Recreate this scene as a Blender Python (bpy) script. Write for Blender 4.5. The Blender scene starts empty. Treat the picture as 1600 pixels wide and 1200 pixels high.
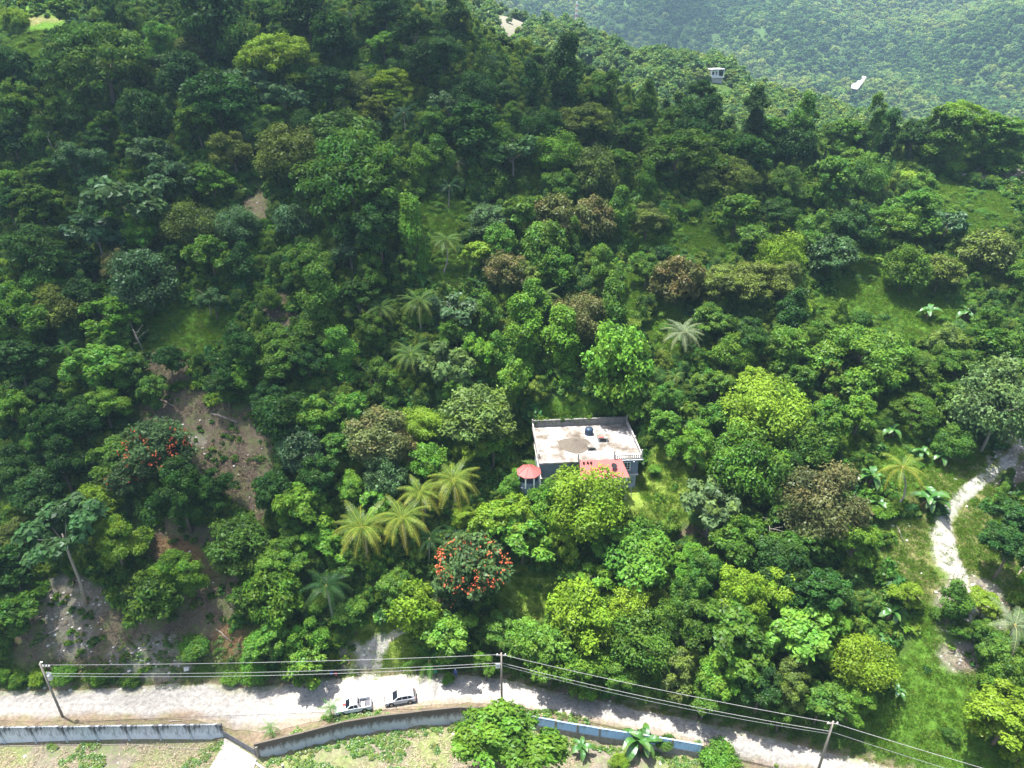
import bpy, bmesh, math, random
import numpy as np
from mathutils import Vector, Matrix, Euler

# ------------------------------------------------------------------ camera, sky, sun, exposure
sc = bpy.context.scene
COL = sc.collection
R_ = math.radians
CAM_H, PITCH, FPX = 93.0, R_(27.5), 1120.0          # drone height over the road, tilt below the horizon, focal length (1600 px wide)
SUN_DIR = Vector((-0.22, 0.10, 0.97)).normalized()   # towards the sun: high, a little from the left and behind the hill

cam = bpy.data.cameras.new('camera'); camo = bpy.data.objects.new('camera', cam); COL.objects.link(camo)
camo.location = (0, 0, CAM_H); camo.rotation_euler = (math.pi/2 - PITCH, 0, 0)
cam.sensor_width = 36.0; cam.lens = 36.0*FPX/1600.0; cam.clip_end = 8000; cam.clip_start = 0.5
sc.camera = camo
w = bpy.data.worlds.new('World'); sc.world = w; w.use_nodes = True
nt = w.node_tree; bg = nt.nodes['Background']
sky = nt.nodes.new('ShaderNodeTexSky'); sky.sky_type = 'NISHITA'; sky.sun_disc = False
sky.sun_elevation = math.asin(SUN_DIR.z); sky.sun_rotation = math.atan2(SUN_DIR.x, SUN_DIR.y)
sky.air_density = 1.0; sky.dust_density = 4.0; sky.ozone_density = 1.0
nt.links.new(sky.outputs[0], bg.inputs[0]); bg.inputs[1].default_value = 0.12
sun = bpy.data.lights.new('sun', 'SUN'); suno = bpy.data.objects.new('sun', sun); COL.objects.link(suno)
sun.energy = 5.0; sun.angle = R_(0.53); sun.color = (1.0, 0.955, 0.88)
suno.rotation_euler = SUN_DIR.to_track_quat('Z', 'Y').to_euler(); suno.location = (-60, 20, 300)
sc.view_settings.view_transform = 'Standard'; sc.view_settings.look = 'None'
sc.view_settings.gamma = 1.0; sc.view_settings.exposure = 1.62; sc.view_settings.use_curve_mapping = False
cy = sc.cycles
cy.max_bounces = 4; cy.diffuse_bounces = 2; cy.glossy_bounces = 1; cy.transmission_bounces = 2; cy.volume_bounces = 0
cy.transparent_max_bounces = 8; cy.caustics_reflective = False; cy.caustics_refractive = False
cy.use_denoising = True; cy.use_adaptive_sampling = True; cy.adaptive_threshold = 0.02; cy.use_light_tree = False
HAZE_DENSITY = 0.00016

# ------------------------------------------------------------------ image <-> world
CP, SP = math.cos(PITCH), math.sin(PITCH)
def raydir(px, py):
    u = (px-800)/FPX; v = (600-py)/FPX
    return np.array([u, CP+v*SP, -SP+v*CP])
def at(px, py, z):
    d = raydir(px, py); t = (z-CAM_H)/d[2]
    return Vector((d[0]*t, d[1]*t, z))
def project(x, y, z):
    zc = np.maximum(y*CP-(z-CAM_H)*SP, 0.5)
    vv = y*SP+(z-CAM_H)*CP
    return 800+FPX*x/zc, 600-FPX*vv/zc, zc
def vnoise(x, y, s, seed=0):
    x = np.asarray(x, float)/s+seed*17.31; y = np.asarray(y, float)/s-seed*9.77
    xi = np.floor(x); yi = np.floor(y); fx = x-xi; fy = y-yi
    fx = fx*fx*(3-2*fx); fy = fy*fy*(3-2*fy)
    def h(a, b):
        v = np.sin(a*127.1+b*311.7+seed*74.7)*43758.5453
        return v-np.floor(v)
    return (h(xi, yi)*(1-fx)+h(xi+1, yi)*fx)*(1-fy)+(h(xi, yi+1)*(1-fx)+h(xi+1, yi+1)*fx)*fy
def fbm(x, y, s, seed=0, o=4):
    v = 0; a = 0.5; n = 0
    for k in range(o):
        v = v+a*vnoise(x, y, s, seed+k); n += a; a *= .5; s *= .5
    return v/n
def sstep(a, b, x):
    t = np.clip((x-a)/(b-a), 0, 1); return t*t*(3-2*t)

# road edges in the photograph's pixels (upper, lower), laid on the level z = 0
ROAD_PX = [(-120,1086,1131),(0,1082,1127),(100,1078,1125),(200,1074,1125),(300,1069,1126),(350,1071,1134),(420,1072,1146),(480,1066,1130),(540,1060,1118),
           (600,1057,1110),(680,1054,1101),(740,1055,1099),(800,1066,1104),(860,1080,1114),(930,1094,1128),(1000,1109,1143),(1100,1130,1166),(1200,1152,1188),
           (1300,1176,1212),(1420,1206,1244),(1600,1252,1292)]
RU = np.array([at(a, b, 0)[:2] for a, b, c in ROAD_PX]); RL = np.array([at(a, c, 0)[:2] for a, b, c in ROAD_PX])
YARD_Z = -2.2
WALL_A = [at(a, b, YARD_Z) for a, b in ((-90,1163),(350,1157))]                                  # foot of the pale wall
GATE_A, GATE_B = at(350,1157,YARD_Z), at(402,1188,YARD_Z)
WALL_B = [at(a, b, YARD_Z) for a, b in ((402,1188),(480,1169),(540,1153),(600,1143),(660,1136),(720,1130),(770,1132),(800,1136))]
WALL_C = [at(a, b, YARD_Z) for a, b in ((800,1136),(868,1148),(936,1160),(1003,1170),(1094,1186))]
wl = [WALL_A[0]-Vector((40,0,0)), WALL_A[0], WALL_A[1], *WALL_B, *WALL_C[1:], WALL_C[-1]+Vector((14,-7,0)), WALL_C[-1]+Vector((80,-30,0))]
WX = np.array([p.x for p in wl]); WY = np.array([p.y for p in wl])
HOUSE_O = Vector((4.6, 98.9, 20.7)); HOUSE_A = R_(4.4); HOUSE_W, HOUSE_D, HOUSE_H = 17.0, 11.6, 6.2
CX = [-400,-126,-60,-16,8,31,63,126,260]
CZ = [118,106,101,88,77,69,59,58,50]
CY = [300,250,225,200,194,192,190,190,200]
MX = [-600,-100,-10,31,61,101,122,153,184,300,500]; MZ = [135,112,92,80,70,68,57,49,40,22,5]

def hz(x, y):
    x = np.asarray(x, float); y = np.asarray(y, float)
    yf = np.interp(x, RU[:,0], RU[:,1]); yw = np.interp(x, WX, WY)
    zc = np.interp(x, CX, CZ); yc = np.interp(x, CX, CY)
    u = np.clip((y-yf-.8)/(yc-yf), 0, 1)
    z = zc*u**0.8
    # behind the crest: saddle, second ridge, valley, far mountain
    zm = np.interp(x, MX, MZ); zs = np.minimum(zc-14, zm-16); zs = np.where(x < -40, (zc+zm)/2, zs)
    z = np.where(y > yc, zc+(zs-zc)*sstep(0, 1, (y-yc)/(275-yc+1e-6)), z)
    z = np.where(y > 275, zs+(zm-zs)*np.clip((y-275)/105, 0, 1)**1.3, z)
    zv = np.interp(x, [-900,-300,0,150,420,620,1000], [110,90,15,-38,-30,30,95])
    z = np.where(y > 380, zm+(zv-zm)*sstep(380, 760, y), z)
    zt = np.interp(x, [-900,-200,300,900,1500], [210,190,165,180,200])
    z = np.where(y > 760, zv+(zt-zv)*np.clip((y-760)/900, 0, 1)**0.85, z)
    z = np.where(y > 1660, zt+40*sstep(1660, 2200, y), z)
    far = sstep(560, 900, y)
    rid = 1-np.abs(2*fbm(x*.8+y*.5, y*.35-x*.3, 260, 5, 3)-1)
    z = z+far*(rid-.75)*120+far*(fbm(x, y, 110, 8, 2)-.5)*55
    mid = sstep(240, 300, y)*(1-far)
    z = z+mid*(fbm(x, y, 40, 4, 3)-.5)*9
    up = sstep(4, 25, y-yf)*(1-sstep(240, 300, y))
    z = z+up*(fbm(x, y, 26, 2, 4)-.5)*5.0
    # house terrace
    c, s = math.cos(HOUSE_A), math.sin(HOUSE_A)
    lx = (x-HOUSE_O.x)*c+(y-HOUSE_O.y)*s; ly = -(x-HOUSE_O.x)*s+(y-HOUSE_O.y)*c
    d = np.hypot(np.maximum(np.maximum(-1.5-lx, lx-HOUSE_W), 0), np.maximum(np.maximum(-2.8-ly, ly-HOUSE_D), 0))
    k = sstep(0.2, 4.2, d); z = z*k+HOUSE_O.z*(1-k)
    # walled yard below the road
    soft = np.where(x > WALL_C[-1].x, np.minimum((x-WALL_C[-1].x)*.5, 6), 0)
    gate = sstep(-44, -41, x)*(1-sstep(-38, -34.5, x))
    k = sstep(0, 1, (y-(yw+.15-gate*3.5))/(.55+soft+gate*6.5))
    yard = YARD_Z+(fbm(x, y, 6, 3, 3)-.5)*.5*sstep(0, 2, yw-y)-np.clip((40-y)*.05, 0, 5)
    z = np.where(y < yf, yard*(1-k)+z*k, z)
    return z
def hit(px, py, dz=0.0):
    "where the ray of a pixel meets the terrain raised by dz"
    d = raydir(px, py); ts = np.concatenate([np.arange(60, 330, .5), np.arange(330, 2400, 4)])
    X = d[0]*ts; Y = d[1]*ts; Z = CAM_H+d[2]*ts
    below = np.nonzero(Z < hz(X, Y)+dz)[0]
    if len(below) == 0: return None
    i = max(below[0], 1); a, b = ts[i-1], ts[i]
    for _ in range(14):
        m = (a+b)/2
        if CAM_H+d[2]*m < float(hz(d[0]*m, d[1]*m))+dz: b = m
        else: a = m
    return Vector((d[0]*b, d[1]*b, CAM_H+d[2]*b-dz))
def ground(x, y): return float(hz(x, y))

# ------------------------------------------------------------------ object helpers
def tag(o, label=None, cat=None, group=None, kind=None):
    if label: o['label'] = label
    if cat: o['category'] = cat
    if group: o['group'] = group
    if kind: o['kind'] = kind
    return o
def empty(name, loc, rz=0.0):
    o = bpy.data.objects.new(name, None); COL.objects.link(o); o.location = loc; o.rotation_euler = (0, 0, rz)
    o.empty_display_size = .2
    return o
def link(name, me, mat=None, parent=None, loc=None, rot=None, scale=None):
    o = bpy.data.objects.new(name, me); COL.objects.link(o)
    if mat is not None and len(me.materials) == 0: me.materials.append(mat)
    if parent: o.parent = parent
    if loc is not None: o.location = loc
    if rot is not None: o.rotation_euler = rot
    if scale is not None: o.scale = scale
    return o
def mesh_from(name, v, f, mat=None, smooth=False):
    me = bpy.data.meshes.new(name); me.from_pydata([tuple(p) for p in v], [], [tuple(p) for p in f]); me.update()
    if mat is not None: me.materials.append(mat)
    if smooth: me.polygons.foreach_set('use_smooth', [True]*len(me.polygons))
    return me
class MB:
    def __init__(s): s.v = []; s.f = []
    def add(s, v, f):
        n = len(s.v); s.v += [tuple(p) for p in v]; s.f += [tuple(i+n for i in q) for q in f]; return s
    def box(s, a, b):
        (x0,y0,z0),(x1,y1,z1) = a, b
        return s.add([(x0,y0,z0),(x1,y0,z0),(x1,y1,z0),(x0,y1,z0),(x0,y0,z1),(x1,y0,z1),(x1,y1,z1),(x0,y1,z1)],
                     [(0,3,2,1),(4,5,6,7),(0,1,5,4),(1,2,6,5),(2,3,7,6),(3,0,4,7)])
    def tube(s, pts, rad, n=6, cap=True):
        pts = [Vector(p) for p in pts]; rad = rad if isinstance(rad, (list, tuple)) else [rad]*len(pts)
        rings = []
        for i, p in enumerate(pts):
            d = (pts[min(i+1, len(pts)-1)]-pts[max(i-1, 0)]).normalized()
            a = d.cross(Vector((0,0,1)) if abs(d.z) < .9 else Vector((1,0,0))).normalized(); b = d.cross(a)
            rings.append([p+(a*math.cos(k*2*math.pi/n)+b*math.sin(k*2*math.pi/n))*rad[i] for k in range(n)])
        v = [q for r in rings for q in r]; f = []
        for i in range(len(rings)-1):
            for k in range(n):
                f.append((i*n+k, i*n+(k+1)%n, (i+1)*n+(k+1)%n, (i+1)*n+k))
        if cap: f += [tuple(range(n-1, -1, -1)), tuple((len(rings)-1)*n+k for k in range(n))]
        return s.add(v, f)
    def lathe(s, prof, n=16, c=(0,0,0)):
        v = [(c[0]+r*math.cos(k*2*math.pi/n), c[1]+r*math.sin(k*2*math.pi/n), c[2]+z) for r, z in prof for k in range(n)]
        f = [(i*n+k, i*n+(k+1)%n, (i+1)*n+(k+1)%n, (i+1)*n+k) for i in range(len(prof)-1) for k in range(n)]
        f += [tuple(range(n-1, -1, -1)), tuple((len(prof)-1)*n+k for k in range(n))]
        return s.add(v, f)
    def build(s, name, mat, parent=None, bevel=0, smooth=False, loc=None, rot=None):
        o = link(name, mesh_from(name, s.v, s.f, mat, smooth), None, parent, loc, rot)
        if bevel:
            m = o.modifiers.new('bevel', 'BEVEL'); m.width = bevel; m.segments = 2; m.limit_method = 'ANGLE'
        return o
def BX(a, b): return MB().box(a, b)

# ------------------------------------------------------------------ materials
def new_mat(name):
    m = bpy.data.materials.new(name); m.use_nodes = True
    return m, m.node_tree, m.node_tree.nodes, m.node_tree.links
def ramp(N, stops):
    r = N.new('ShaderNodeValToRGB'); e = r.color_ramp.elements
    while len(e) < len(stops): e.new(0.5)
    for i, (p, c) in enumerate(stops): e[i].position = p; e[i].color = (*c, 1) if len(c) == 3 else c
    return r
def noise(N, L, scale, detail=4, rough=.6, coord='Object', vec=None):
    n = N.new('ShaderNodeTexNoise'); n.inputs['Scale'].default_value = scale; n.inputs['Detail'].default_value = detail; n.inputs['Roughness'].default_value = rough
    if vec is None:
        t = N.new('ShaderNodeTexCoord'); vec = t.outputs[coord]
    L.new(vec, n.inputs['Vector']); return n
def plain(name, col, rough=.6, var=.15, scale=3.0, metal=0.0, spec=.3, dirt=None, dirt_amt=.5, bump=0.0):
    m, T, N, L = new_mat(name); b = N['Principled BSDF']
    b.inputs['Roughness'].default_value = rough; b.inputs['Metallic'].default_value = metal; b.inputs['Specular IOR Level'].default_value = spec
    n = noise(N, L, scale)
    c2 = dirt if dirt else tuple(max(0, c*(1-var*2)) for c in col)
    lo, hi = (.5-.3*dirt_amt, .75) if dirt else (.25, .75)
    r = ramp(N, [(lo, c2), (hi, col)] if not dirt else [(.25, tuple(dirt_amt*a+(1-dirt_amt)*b_ for a, b_ in zip(dirt, col))), (.62, col)])
    L.new(n.outputs[0], r.inputs[0]); L.new(r.outputs[0], b.inputs['Base Color'])
    if bump:
        bp = N.new('ShaderNodeBump'); bp.inputs['Strength'].default_value = bump; bp.inputs['Distance'].default_value = .05
        n2 = noise(N, L, scale*4); L.new(n2.outputs[0], bp.inputs['Height']); L.new(bp.outputs[0], b.inputs['Normal'])
    return m
def leaf_mat(name, mode='object', flush=(.30,.34,.03), gloss=.008, palette=None, trans=.34):
    """mode object: colour comes from the object's own colour; mode random: each plant picks one from a palette"""
    m, T, N, L = new_mat(name); N.remove(N['Principled BSDF']); out = N['Material Output']
    oi = N.new('ShaderNodeObjectInfo'); at_ = N.new('ShaderNodeAttribute'); at_.attribute_name = 'tint'; at_.attribute_type = 'GEOMETRY'
    sep = N.new('ShaderNodeSeparateColor'); L.new(at_.outputs['Color'], sep.inputs[0])
    if mode == 'object': base = oi.outputs['Color']
    else:
        n = len(palette); r = ramp(N, [(i/n, c) for i, c in enumerate(palette)]); r.color_ramp.interpolation = 'CONSTANT'
        L.new(oi.outputs['Random'], r.inputs[0]); base = r.outputs[0]
    mp = N.new('ShaderNodeMapRange'); mp.inputs[3].default_value = .45; mp.inputs[4].default_value = 1.6; L.new(sep.outputs[0], mp.inputs[0])
    sc_ = N.new('ShaderNodeVectorMath'); sc_.operation = 'SCALE'; L.new(base, sc_.inputs[0]); L.new(mp.outputs[0], sc_.inputs['Scale'])
    hs = N.new('ShaderNodeHueSaturation'); L.new(sc_.outputs[0], hs.inputs['Color'])
    mh = N.new('ShaderNodeMapRange'); mh.inputs[3].default_value = .482; mh.inputs[4].default_value = .518; L.new(sep.outputs[2], mh.inputs[0]); L.new(mh.outputs[0], hs.inputs['Hue'])
    mx = N.new('ShaderNodeMix'); mx.data_type = 'RGBA'; mx.inputs[7].default_value = (*flush, 1); L.new(hs.outputs[0], mx.inputs[6])
    if mode == 'object':
        mu = N.new('ShaderNodeMath'); mu.operation = 'MULTIPLY'; L.new(sep.outputs[1], mu.inputs[0]); L.new(oi.outputs['Alpha'], mu.inputs[1]); L.new(mu.outputs[0], mx.inputs[0])
    else:
        mu = N.new('ShaderNodeMath'); mu.operation = 'MULTIPLY'; L.new(sep.outputs[1], mu.inputs[0]); mu.inputs[1].default_value = .25; L.new(mu.outputs[0], mx.inputs[0])
    c = mx.outputs[2]
    df = N.new('ShaderNodeBsdfDiffuse'); tr = N.new('ShaderNodeBsdfTranslucent'); gl = N.new('ShaderNodeBsdfGlossy'); gl.inputs['Roughness'].default_value = .42
    L.new(c, df.inputs[0])
    ty = N.new('ShaderNodeHueSaturation'); ty.inputs['Hue'].default_value = .485; ty.inputs['Value'].default_value = 1.25; L.new(c, ty.inputs['Color']); L.new(ty.outputs[0], tr.inputs[0])
    m1 = N.new('ShaderNodeMixShader'); m1.inputs[0].default_value = trans; L.new(df.outputs[0], m1.inputs[1]); L.new(tr.outputs[0], m1.inputs[2])
    m2 = N.new('ShaderNodeMixShader'); m2.inputs[0].default_value = gloss; L.new(m1.outputs[0], m2.inputs[1]); L.new(gl.outputs[0], m2.inputs[2])
    gl.inputs[0].default_value = (.75,.85,.9,1)
    L.new(m2.outputs[0], out.inputs[0]); return m

M = {}
M['leaf'] = leaf_mat('leaf_green', flush=(.175,.27,.022))
M['leaf_brown'] = leaf_mat('leaf_flowering', flush=(.22,.165,.065), gloss=.01)
M['leaf_grey'] = leaf_mat('leaf_blue_green', flush=(.20,.27,.06), gloss=.015)
M['frond'] = leaf_mat('palm_frond', flush=(.46,.36,.045), gloss=.012, trans=.34)
FOREST = [(.022,.065,.014),(.036,.095,.016),(.055,.125,.018),(.028,.080,.026),(.075,.135,.018),(.024,.070,.012),(.050,.105,.030),(.042,.110,.018)]
M['under'] = leaf_mat('undergrowth_leaf', 'random', palette=[(.030,.095,.013),(.044,.120,.016),(.060,.145,.018),(.034,.105,.024),(.080,.160,.018),(.030,.090,.015)])
M['forest'] = leaf_mat('forest_leaf', 'random', palette=FOREST)
M['ridge'] = leaf_mat('ridge_leaf', 'random', palette=[(.05,.12,.027),(.065,.145,.03),(.085,.16,.035),(.04,.105,.035),(.11,.17,.035),(.055,.125,.03)])
M['far'] = leaf_mat('far_leaf', 'random', palette=[(.055,.135,.03),(.08,.17,.036),(.12,.20,.045),(.06,.14,.045),(.095,.17,.035),(.045,.12,.03)])
M['grassb'] = leaf_mat('grass_blade', 'random', palette=[(.070,.17,.018),(.085,.19,.020),(.110,.20,.024),(.13,.19,.035),(.075,.175,.018)], gloss=.0)
M['weed'] = leaf_mat('weed_leaf', 'random', palette=[(.06,.15,.02),(.09,.19,.024),(.12,.20,.03),(.15,.19,.05)], gloss=.04)
M['bark'] = plain('bark', (.16,.13,.10), .9, .25, 6, bump=.4)
M['bark_pale'] = plain('bark_pale', (.30,.27,.23), .9, .2, 6, bump=.3)
M['deadwood'] = plain('deadwood', (.33,.28,.23), .9, .25, 5)
M['pole'] = plain('pole_concrete', (.28,.25,.22), .85, .15, 2)
M['metal'] = plain('grey_metal', (.55,.57,.58), .4, .1, 5, metal=.4)
M['wire'] = plain('cable', (.30,.30,.30), .5, .1, 5)
M['concrete'] = plain('concrete', (.42,.40,.37), .9, .15, 1.5, dirt=(.18,.17,.15), dirt_amt=.7, bump=.2)
M['white'] = plain('white_paint', (.75,.75,.73), .6, .06, 3)
M['black'] = plain('black', (.012,.012,.013), .5, .1, 3)
M['rubber'] = plain('tyre_rubber', (.02,.02,.021), .8, .1, 9)
M['glass'] = plain('dark_glass', (.012,.016,.022), .08, .1, 2, spec=.8)
M['carwhite'] = plain('car_paint_white', (.62,.62,.61), .25, .02, 2, spec=.5)
M['carsilver'] = plain('car_paint_silver', (.46,.47,.48), .28, .03, 2, spec=.5, metal=.1)
M['rim'] = plain('wheel_rim', (.4,.4,.41), .35, .1, 6, metal=.6)
M['red'] = plain('red_lens', (.35,.02,.015), .3, .1, 3)
M['lamp'] = plain('clear_lens', (.7,.72,.74), .15, .05, 3, spec=.7)
M['bluewall'] = plain('slate_blue_wall', (.17,.205,.25), .85, .12, 1.2, dirt=(.10,.12,.14), dirt_amt=.6)
M['lowwall'] = plain('faded_blue_wall', (.34,.41,.47), .9, .12, .8, dirt=(.14,.15,.16), dirt_amt=.9)
M['pink'] = plain('faded_red_sheet', (.34,.085,.078), .6, .15, .9, dirt=(.27,.10,.09), dirt_amt=.6)
M['gravel'] = plain('gravel_heap', (.135,.115,.092), .95, .25, 6, bump=.6)
M['tank'] = plain('tank_plastic', (.025,.05,.09), .45, .15, 2)
M['palewall'] = None

def stained(name, col, stain, scale=1.2, top_z=None, amt=.5):
    "plaster with dark weathering that runs down from the top of the wall in streaks"
    m, T, N, L = new_mat(name); b = N['Principled BSDF']; b.inputs['Roughness'].default_value = .92; b.inputs['Specular IOR Level'].default_value = .15
    tc = N.new('ShaderNodeTexCoord'); mpn = N.new('ShaderNodeMapping'); mpn.inputs['Scale'].default_value = (1, 1, .28); L.new(tc.outputs['Object'], mpn.inputs[0])
    n = noise(N, L, scale*1.6, 6, .7, vec=mpn.outputs[0]); n2 = noise(N, L, scale*5, 5, .7)
    sp = N.new('ShaderNodeSeparateXYZ'); L.new(tc.outputs['Object'], sp.inputs[0])
    mr = N.new('ShaderNodeMapRange'); mr.inputs[1].default_value = top_z-2.2; mr.inputs[2].default_value = top_z; mr.inputs[3].default_value = -.08; mr.inputs[4].default_value = amt; L.new(sp.outputs[2], mr.inputs[0])
    a = N.new('ShaderNodeMath'); a.operation = 'ADD'; L.new(n.outputs[0], a.inputs[0]); L.new(mr.outputs[0], a.inputs[1])
    a2 = N.new('ShaderNodeMath'); a2.operation = 'MULTIPLY_ADD'; L.new(n2.outputs[0], a2.inputs[0]); a2.inputs[1].default_value = .35; L.new(a.outputs[0], a2.inputs[2])
    r = ramp(N, [(.62, col), (.92, stain)]); L.new(a2.outputs[0], r.inputs[0]); L.new(r.outputs[0], b.inputs['Base Color'])
    bp = N.new('ShaderNodeBump'); bp.inputs['Strength'].default_value = .35; bp.inputs['Distance'].default_value = .04; L.new(n2.outputs[0], bp.inputs['Height']); L.new(bp.outputs[0], b.inputs['Normal'])
    return m
WTOP = 1.35
M['palewall'] = stained('pale_blue_plaster', (.54,.575,.62), (.07,.075,.08), 1.3, WTOP, .20)
M['roughwall'] = stained('rough_stained_plaster', (.40,.42,.44), (.10,.085,.07), .9, WTOP, .62)
M['bluepaint'] = stained('blue_painted_panel', (.30,.46,.66), (.16,.18,.20), 1.0, WTOP+.8, .25)
M['plinth'] = plain('wall_plinth', (.24,.22,.19), .95, .2, 2, dirt=(.10,.09,.07), dirt_amt=.7)
M['slab'] = None

def slab_mat():
    m, T, N, L = new_mat('weathered_roof_concrete'); b = N['Principled BSDF']; b.inputs['Roughness'].default_value = .9; b.inputs['Specular IOR Level'].default_value = .15
    n = noise(N, L, .35, 6, .62); n2 = noise(N, L, 1.8, 5, .7)
    a = N.new('ShaderNodeMath'); a.operation = 'MULTIPLY_ADD'; L.new(n2.outputs[0], a.inputs[0]); a.inputs[1].default_value = .35; L.new(n.outputs[0], a.inputs[2])
    r = ramp(N, [(.50, (.085,.072,.056)), (.62, (.16,.14,.12)), (.70, (.25,.235,.22)), (.82, (.37,.36,.35))]); L.new(a.outputs[0], r.inputs[0]); L.new(r.outputs[0], b.inputs['Base Color'])
    return m
M['slab'] = slab_mat()
M['parapet'] = plain('shaded_parapet_concrete', (.17,.165,.155), .9, .15, 1.5, dirt=(.08,.085,.07), dirt_amt=.7)  # concrete made darker: the shade on the parapet's inner face is in the colour
def ground_mat(name, track=False):
    m, T, N, L = new_mat(name); b = N['Principled BSDF']; b.inputs['Roughness'].default_value = .95; b.inputs['Specular IOR Level'].default_value = .1
    at_ = N.new('ShaderNodeAttribute'); at_.attribute_name = 'soil'
    n1 = noise(N, L, .45, 8, .72); n2 = noise(N, L, 1.5, 8, .8)
    mu = N.new('ShaderNodeMath'); mu.operation = 'MULTIPLY_ADD'; L.new(n2.outputs[0], mu.inputs[0]); mu.inputs[1].default_value = 2.6; mu.inputs[2].default_value = -.32
    mu2 = N.new('ShaderNodeMath'); mu2.operation = 'MULTIPLY_ADD'; L.new(n1.outputs[0], mu2.inputs[0]); mu2.inputs[1].default_value = .9; mu2.inputs[2].default_value = .5
    k = N.new('ShaderNodeMath'); k.operation = 'MULTIPLY'; L.new(mu.outputs[0], k.inputs[0]); L.new(mu2.outputs[0], k.inputs[1])
    s = N.new('ShaderNodeVectorMath'); s.operation = 'SCALE'; L.new(at_.outputs['Color'], s.inputs[0]); L.new(k.outputs[0], s.inputs['Scale'])
    # where the patch attribute (alpha) meets the noise, greener blades show through
    r = ramp(N, [(.46,(0,0,0)),(.60,(1,1,1))]); L.new(n1.outputs[0], r.inputs[0])
    mx = N.new('ShaderNodeMix'); mx.data_type = 'RGBA'; L.new(s.outputs[0], mx.inputs[6]); mx.inputs[7].default_value = (.075,.145,.02,1)
    mm = N.new('ShaderNodeMath'); mm.operation = 'MULTIPLY'; L.new(r.outputs[0], mm.inputs[0]); L.new(at_.outputs['Alpha'], mm.inputs[1]); L.new(mm.outputs[0], mx.inputs[0])
    L.new(mx.outputs[2], b.inputs['Base Color'])
    bp = N.new('ShaderNodeBump'); bp.inputs['Strength'].default_value = .9; bp.inputs['Distance'].default_value = .35; L.new(n2.outputs[0], bp.inputs['Height']); L.new(bp.outputs[0], b.inputs['Normal'])
    return m
M['ground'] = ground_mat('hillside_soil')
M['track'] = ground_mat('track_surface')

# ------------------------------------------------------------------ ground, road, tracks
# patches on the ground, (px, py, rx, ry, kind): where they lie in the photograph; each is worked out as a place on the hillside
PATCH = [(1450,1080,120,120,'grass'),(1520,1160,110,60,'grass'),(1400,470,120,85,'grass'),(1500,330,110,50,'grass'),(690,335,60,38,'grass'),(690,400,45,40,'grass'),(1120,370,75,38,'grass'),
         (985,455,70,45,'grass'),(1062,742,100,58,'lush'),(1000,785,60,40,'lush'),(835,930,65,38,'lush'),(600,990,50,50,'lush'),(890,640,75,28,'grass'),(1000,390,60,28,'grass'),
         (300,520,70,45,'grass'),(1560,860,80,70,'dry'),(1500,740,80,60,'dry'),(1440,860,50,70,'dry'),(60,60,90,55,'grass'),(1040,500,30,50,'grass'),(1320,660,60,60,'grass'),(1420,700,70,60,'grass'),
         (345,700,75,80,'dirt'),(285,650,75,45,'dirt'),(190,1000,170,50,'dirt'),(90,960,80,45,'dirt'),(330,960,55,80,'dirt'),(435,490,28,40,'dirt'),(300,850,60,40,'dirt'),(400,330,25,40,'dirt'),
         (400,760,40,60,'dirt'),(1085,842,26,16,'dirt'),(360,1000,35,35,'rust'),(280,860,40,18,'rust'),(270,570,40,30,'dirt'),
         (110,935,60,35,'rubble'),(115,1000,35,30,'rubble'),(240,1030,60,28,'rubble'),(300,690,20,10,'rubble'),(1560,278,60,18,'rubble'),(1585,720,45,45,'rubble'),(1520,945,50,45,'rubble'),(1505,1030,40,25,'rubble'),
         (800,45,40,28,'rubble'),(1342,135,9,13,'quarry'),(60,30,40,8,'dry'),(560,1025,40,22,'rubble'),(1010,870,20,14,'rubble')]
SOIL = {'grass':(.085,.180,.022,.3),'lush':(.17,.235,.04,.2),'dry':(.20,.19,.08,.45),'dirt':(.125,.10,.072,.45),'rust':(.19,.115,.06,.25),'rubble':(.21,.19,.16,.35),'quarry':(.6,.58,.55,0),'floor':(.030,.048,.014,.25),'yard':(.19,.166,.132,.55)}
def soil_at(x, y, z):
    px, py, zc = project(x, y, z)
    c = np.empty(x.shape+(4,)); c[...] = SOIL['floor']
    g = fbm(x, y, 9, 11, 3)[..., None]
    c = c*(1-.4*g)+np.array(SOIL['grass'])*.4*g
    far = sstep(260, 420, y)[..., None]; c = c*(1-far)+np.array((.045,.085,.02,.2))*far
    wob = (fbm(x, y, 5, 21, 3)-.5)*1.1+(fbm(x, y, 1.6, 22, 2)-.5)*.5
    for a, b, rx, ry, k in PATCH:
        d = np.hypot((px-a)/rx, (py-b)/ry)+wob
        if k == 'quarry': d = np.hypot((px-a+(py-b)*.55)/4.5, (py-b)/13)
        near = (zc < 300) if b > 90 and k != 'quarry' else (zc > (180 if k != 'quarry' else 600))
        kk = ((1-sstep(.72, 1.12, d))*near)[..., None]
        c = c*(1-kk)+np.array(SOIL[k])*kk
    yw = np.interp(x, WX, WY); ky = (1-sstep(-.6, .4, y-yw))[..., None]
    gr = sstep(.42, .62, fbm(x, y, 7, 31, 4))[..., None]
    yc = np.array(SOIL['yard'])*(1-gr*.5)+np.array(SOIL['lush'])*gr*.5
    yf = np.interp(x, RU[:,0], RU[:,1]); kv = ((y > yw-.3) & (y < yf+.6))[..., None]
    vg = np.array((.20,.155,.11,.35))*(.7+.6*fbm(x, y, 3, 33, 3))[..., None]; vg[..., 3] = .35
    c = np.where(kv, vg, c)
    return c*(1-ky)+yc*ky
def paint(me, col):
    a = me.attributes.new('soil', 'FLOAT_COLOR', 'POINT'); a.data.foreach_set('color', np.ascontiguousarray(col, dtype=np.float32).ravel())
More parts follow.
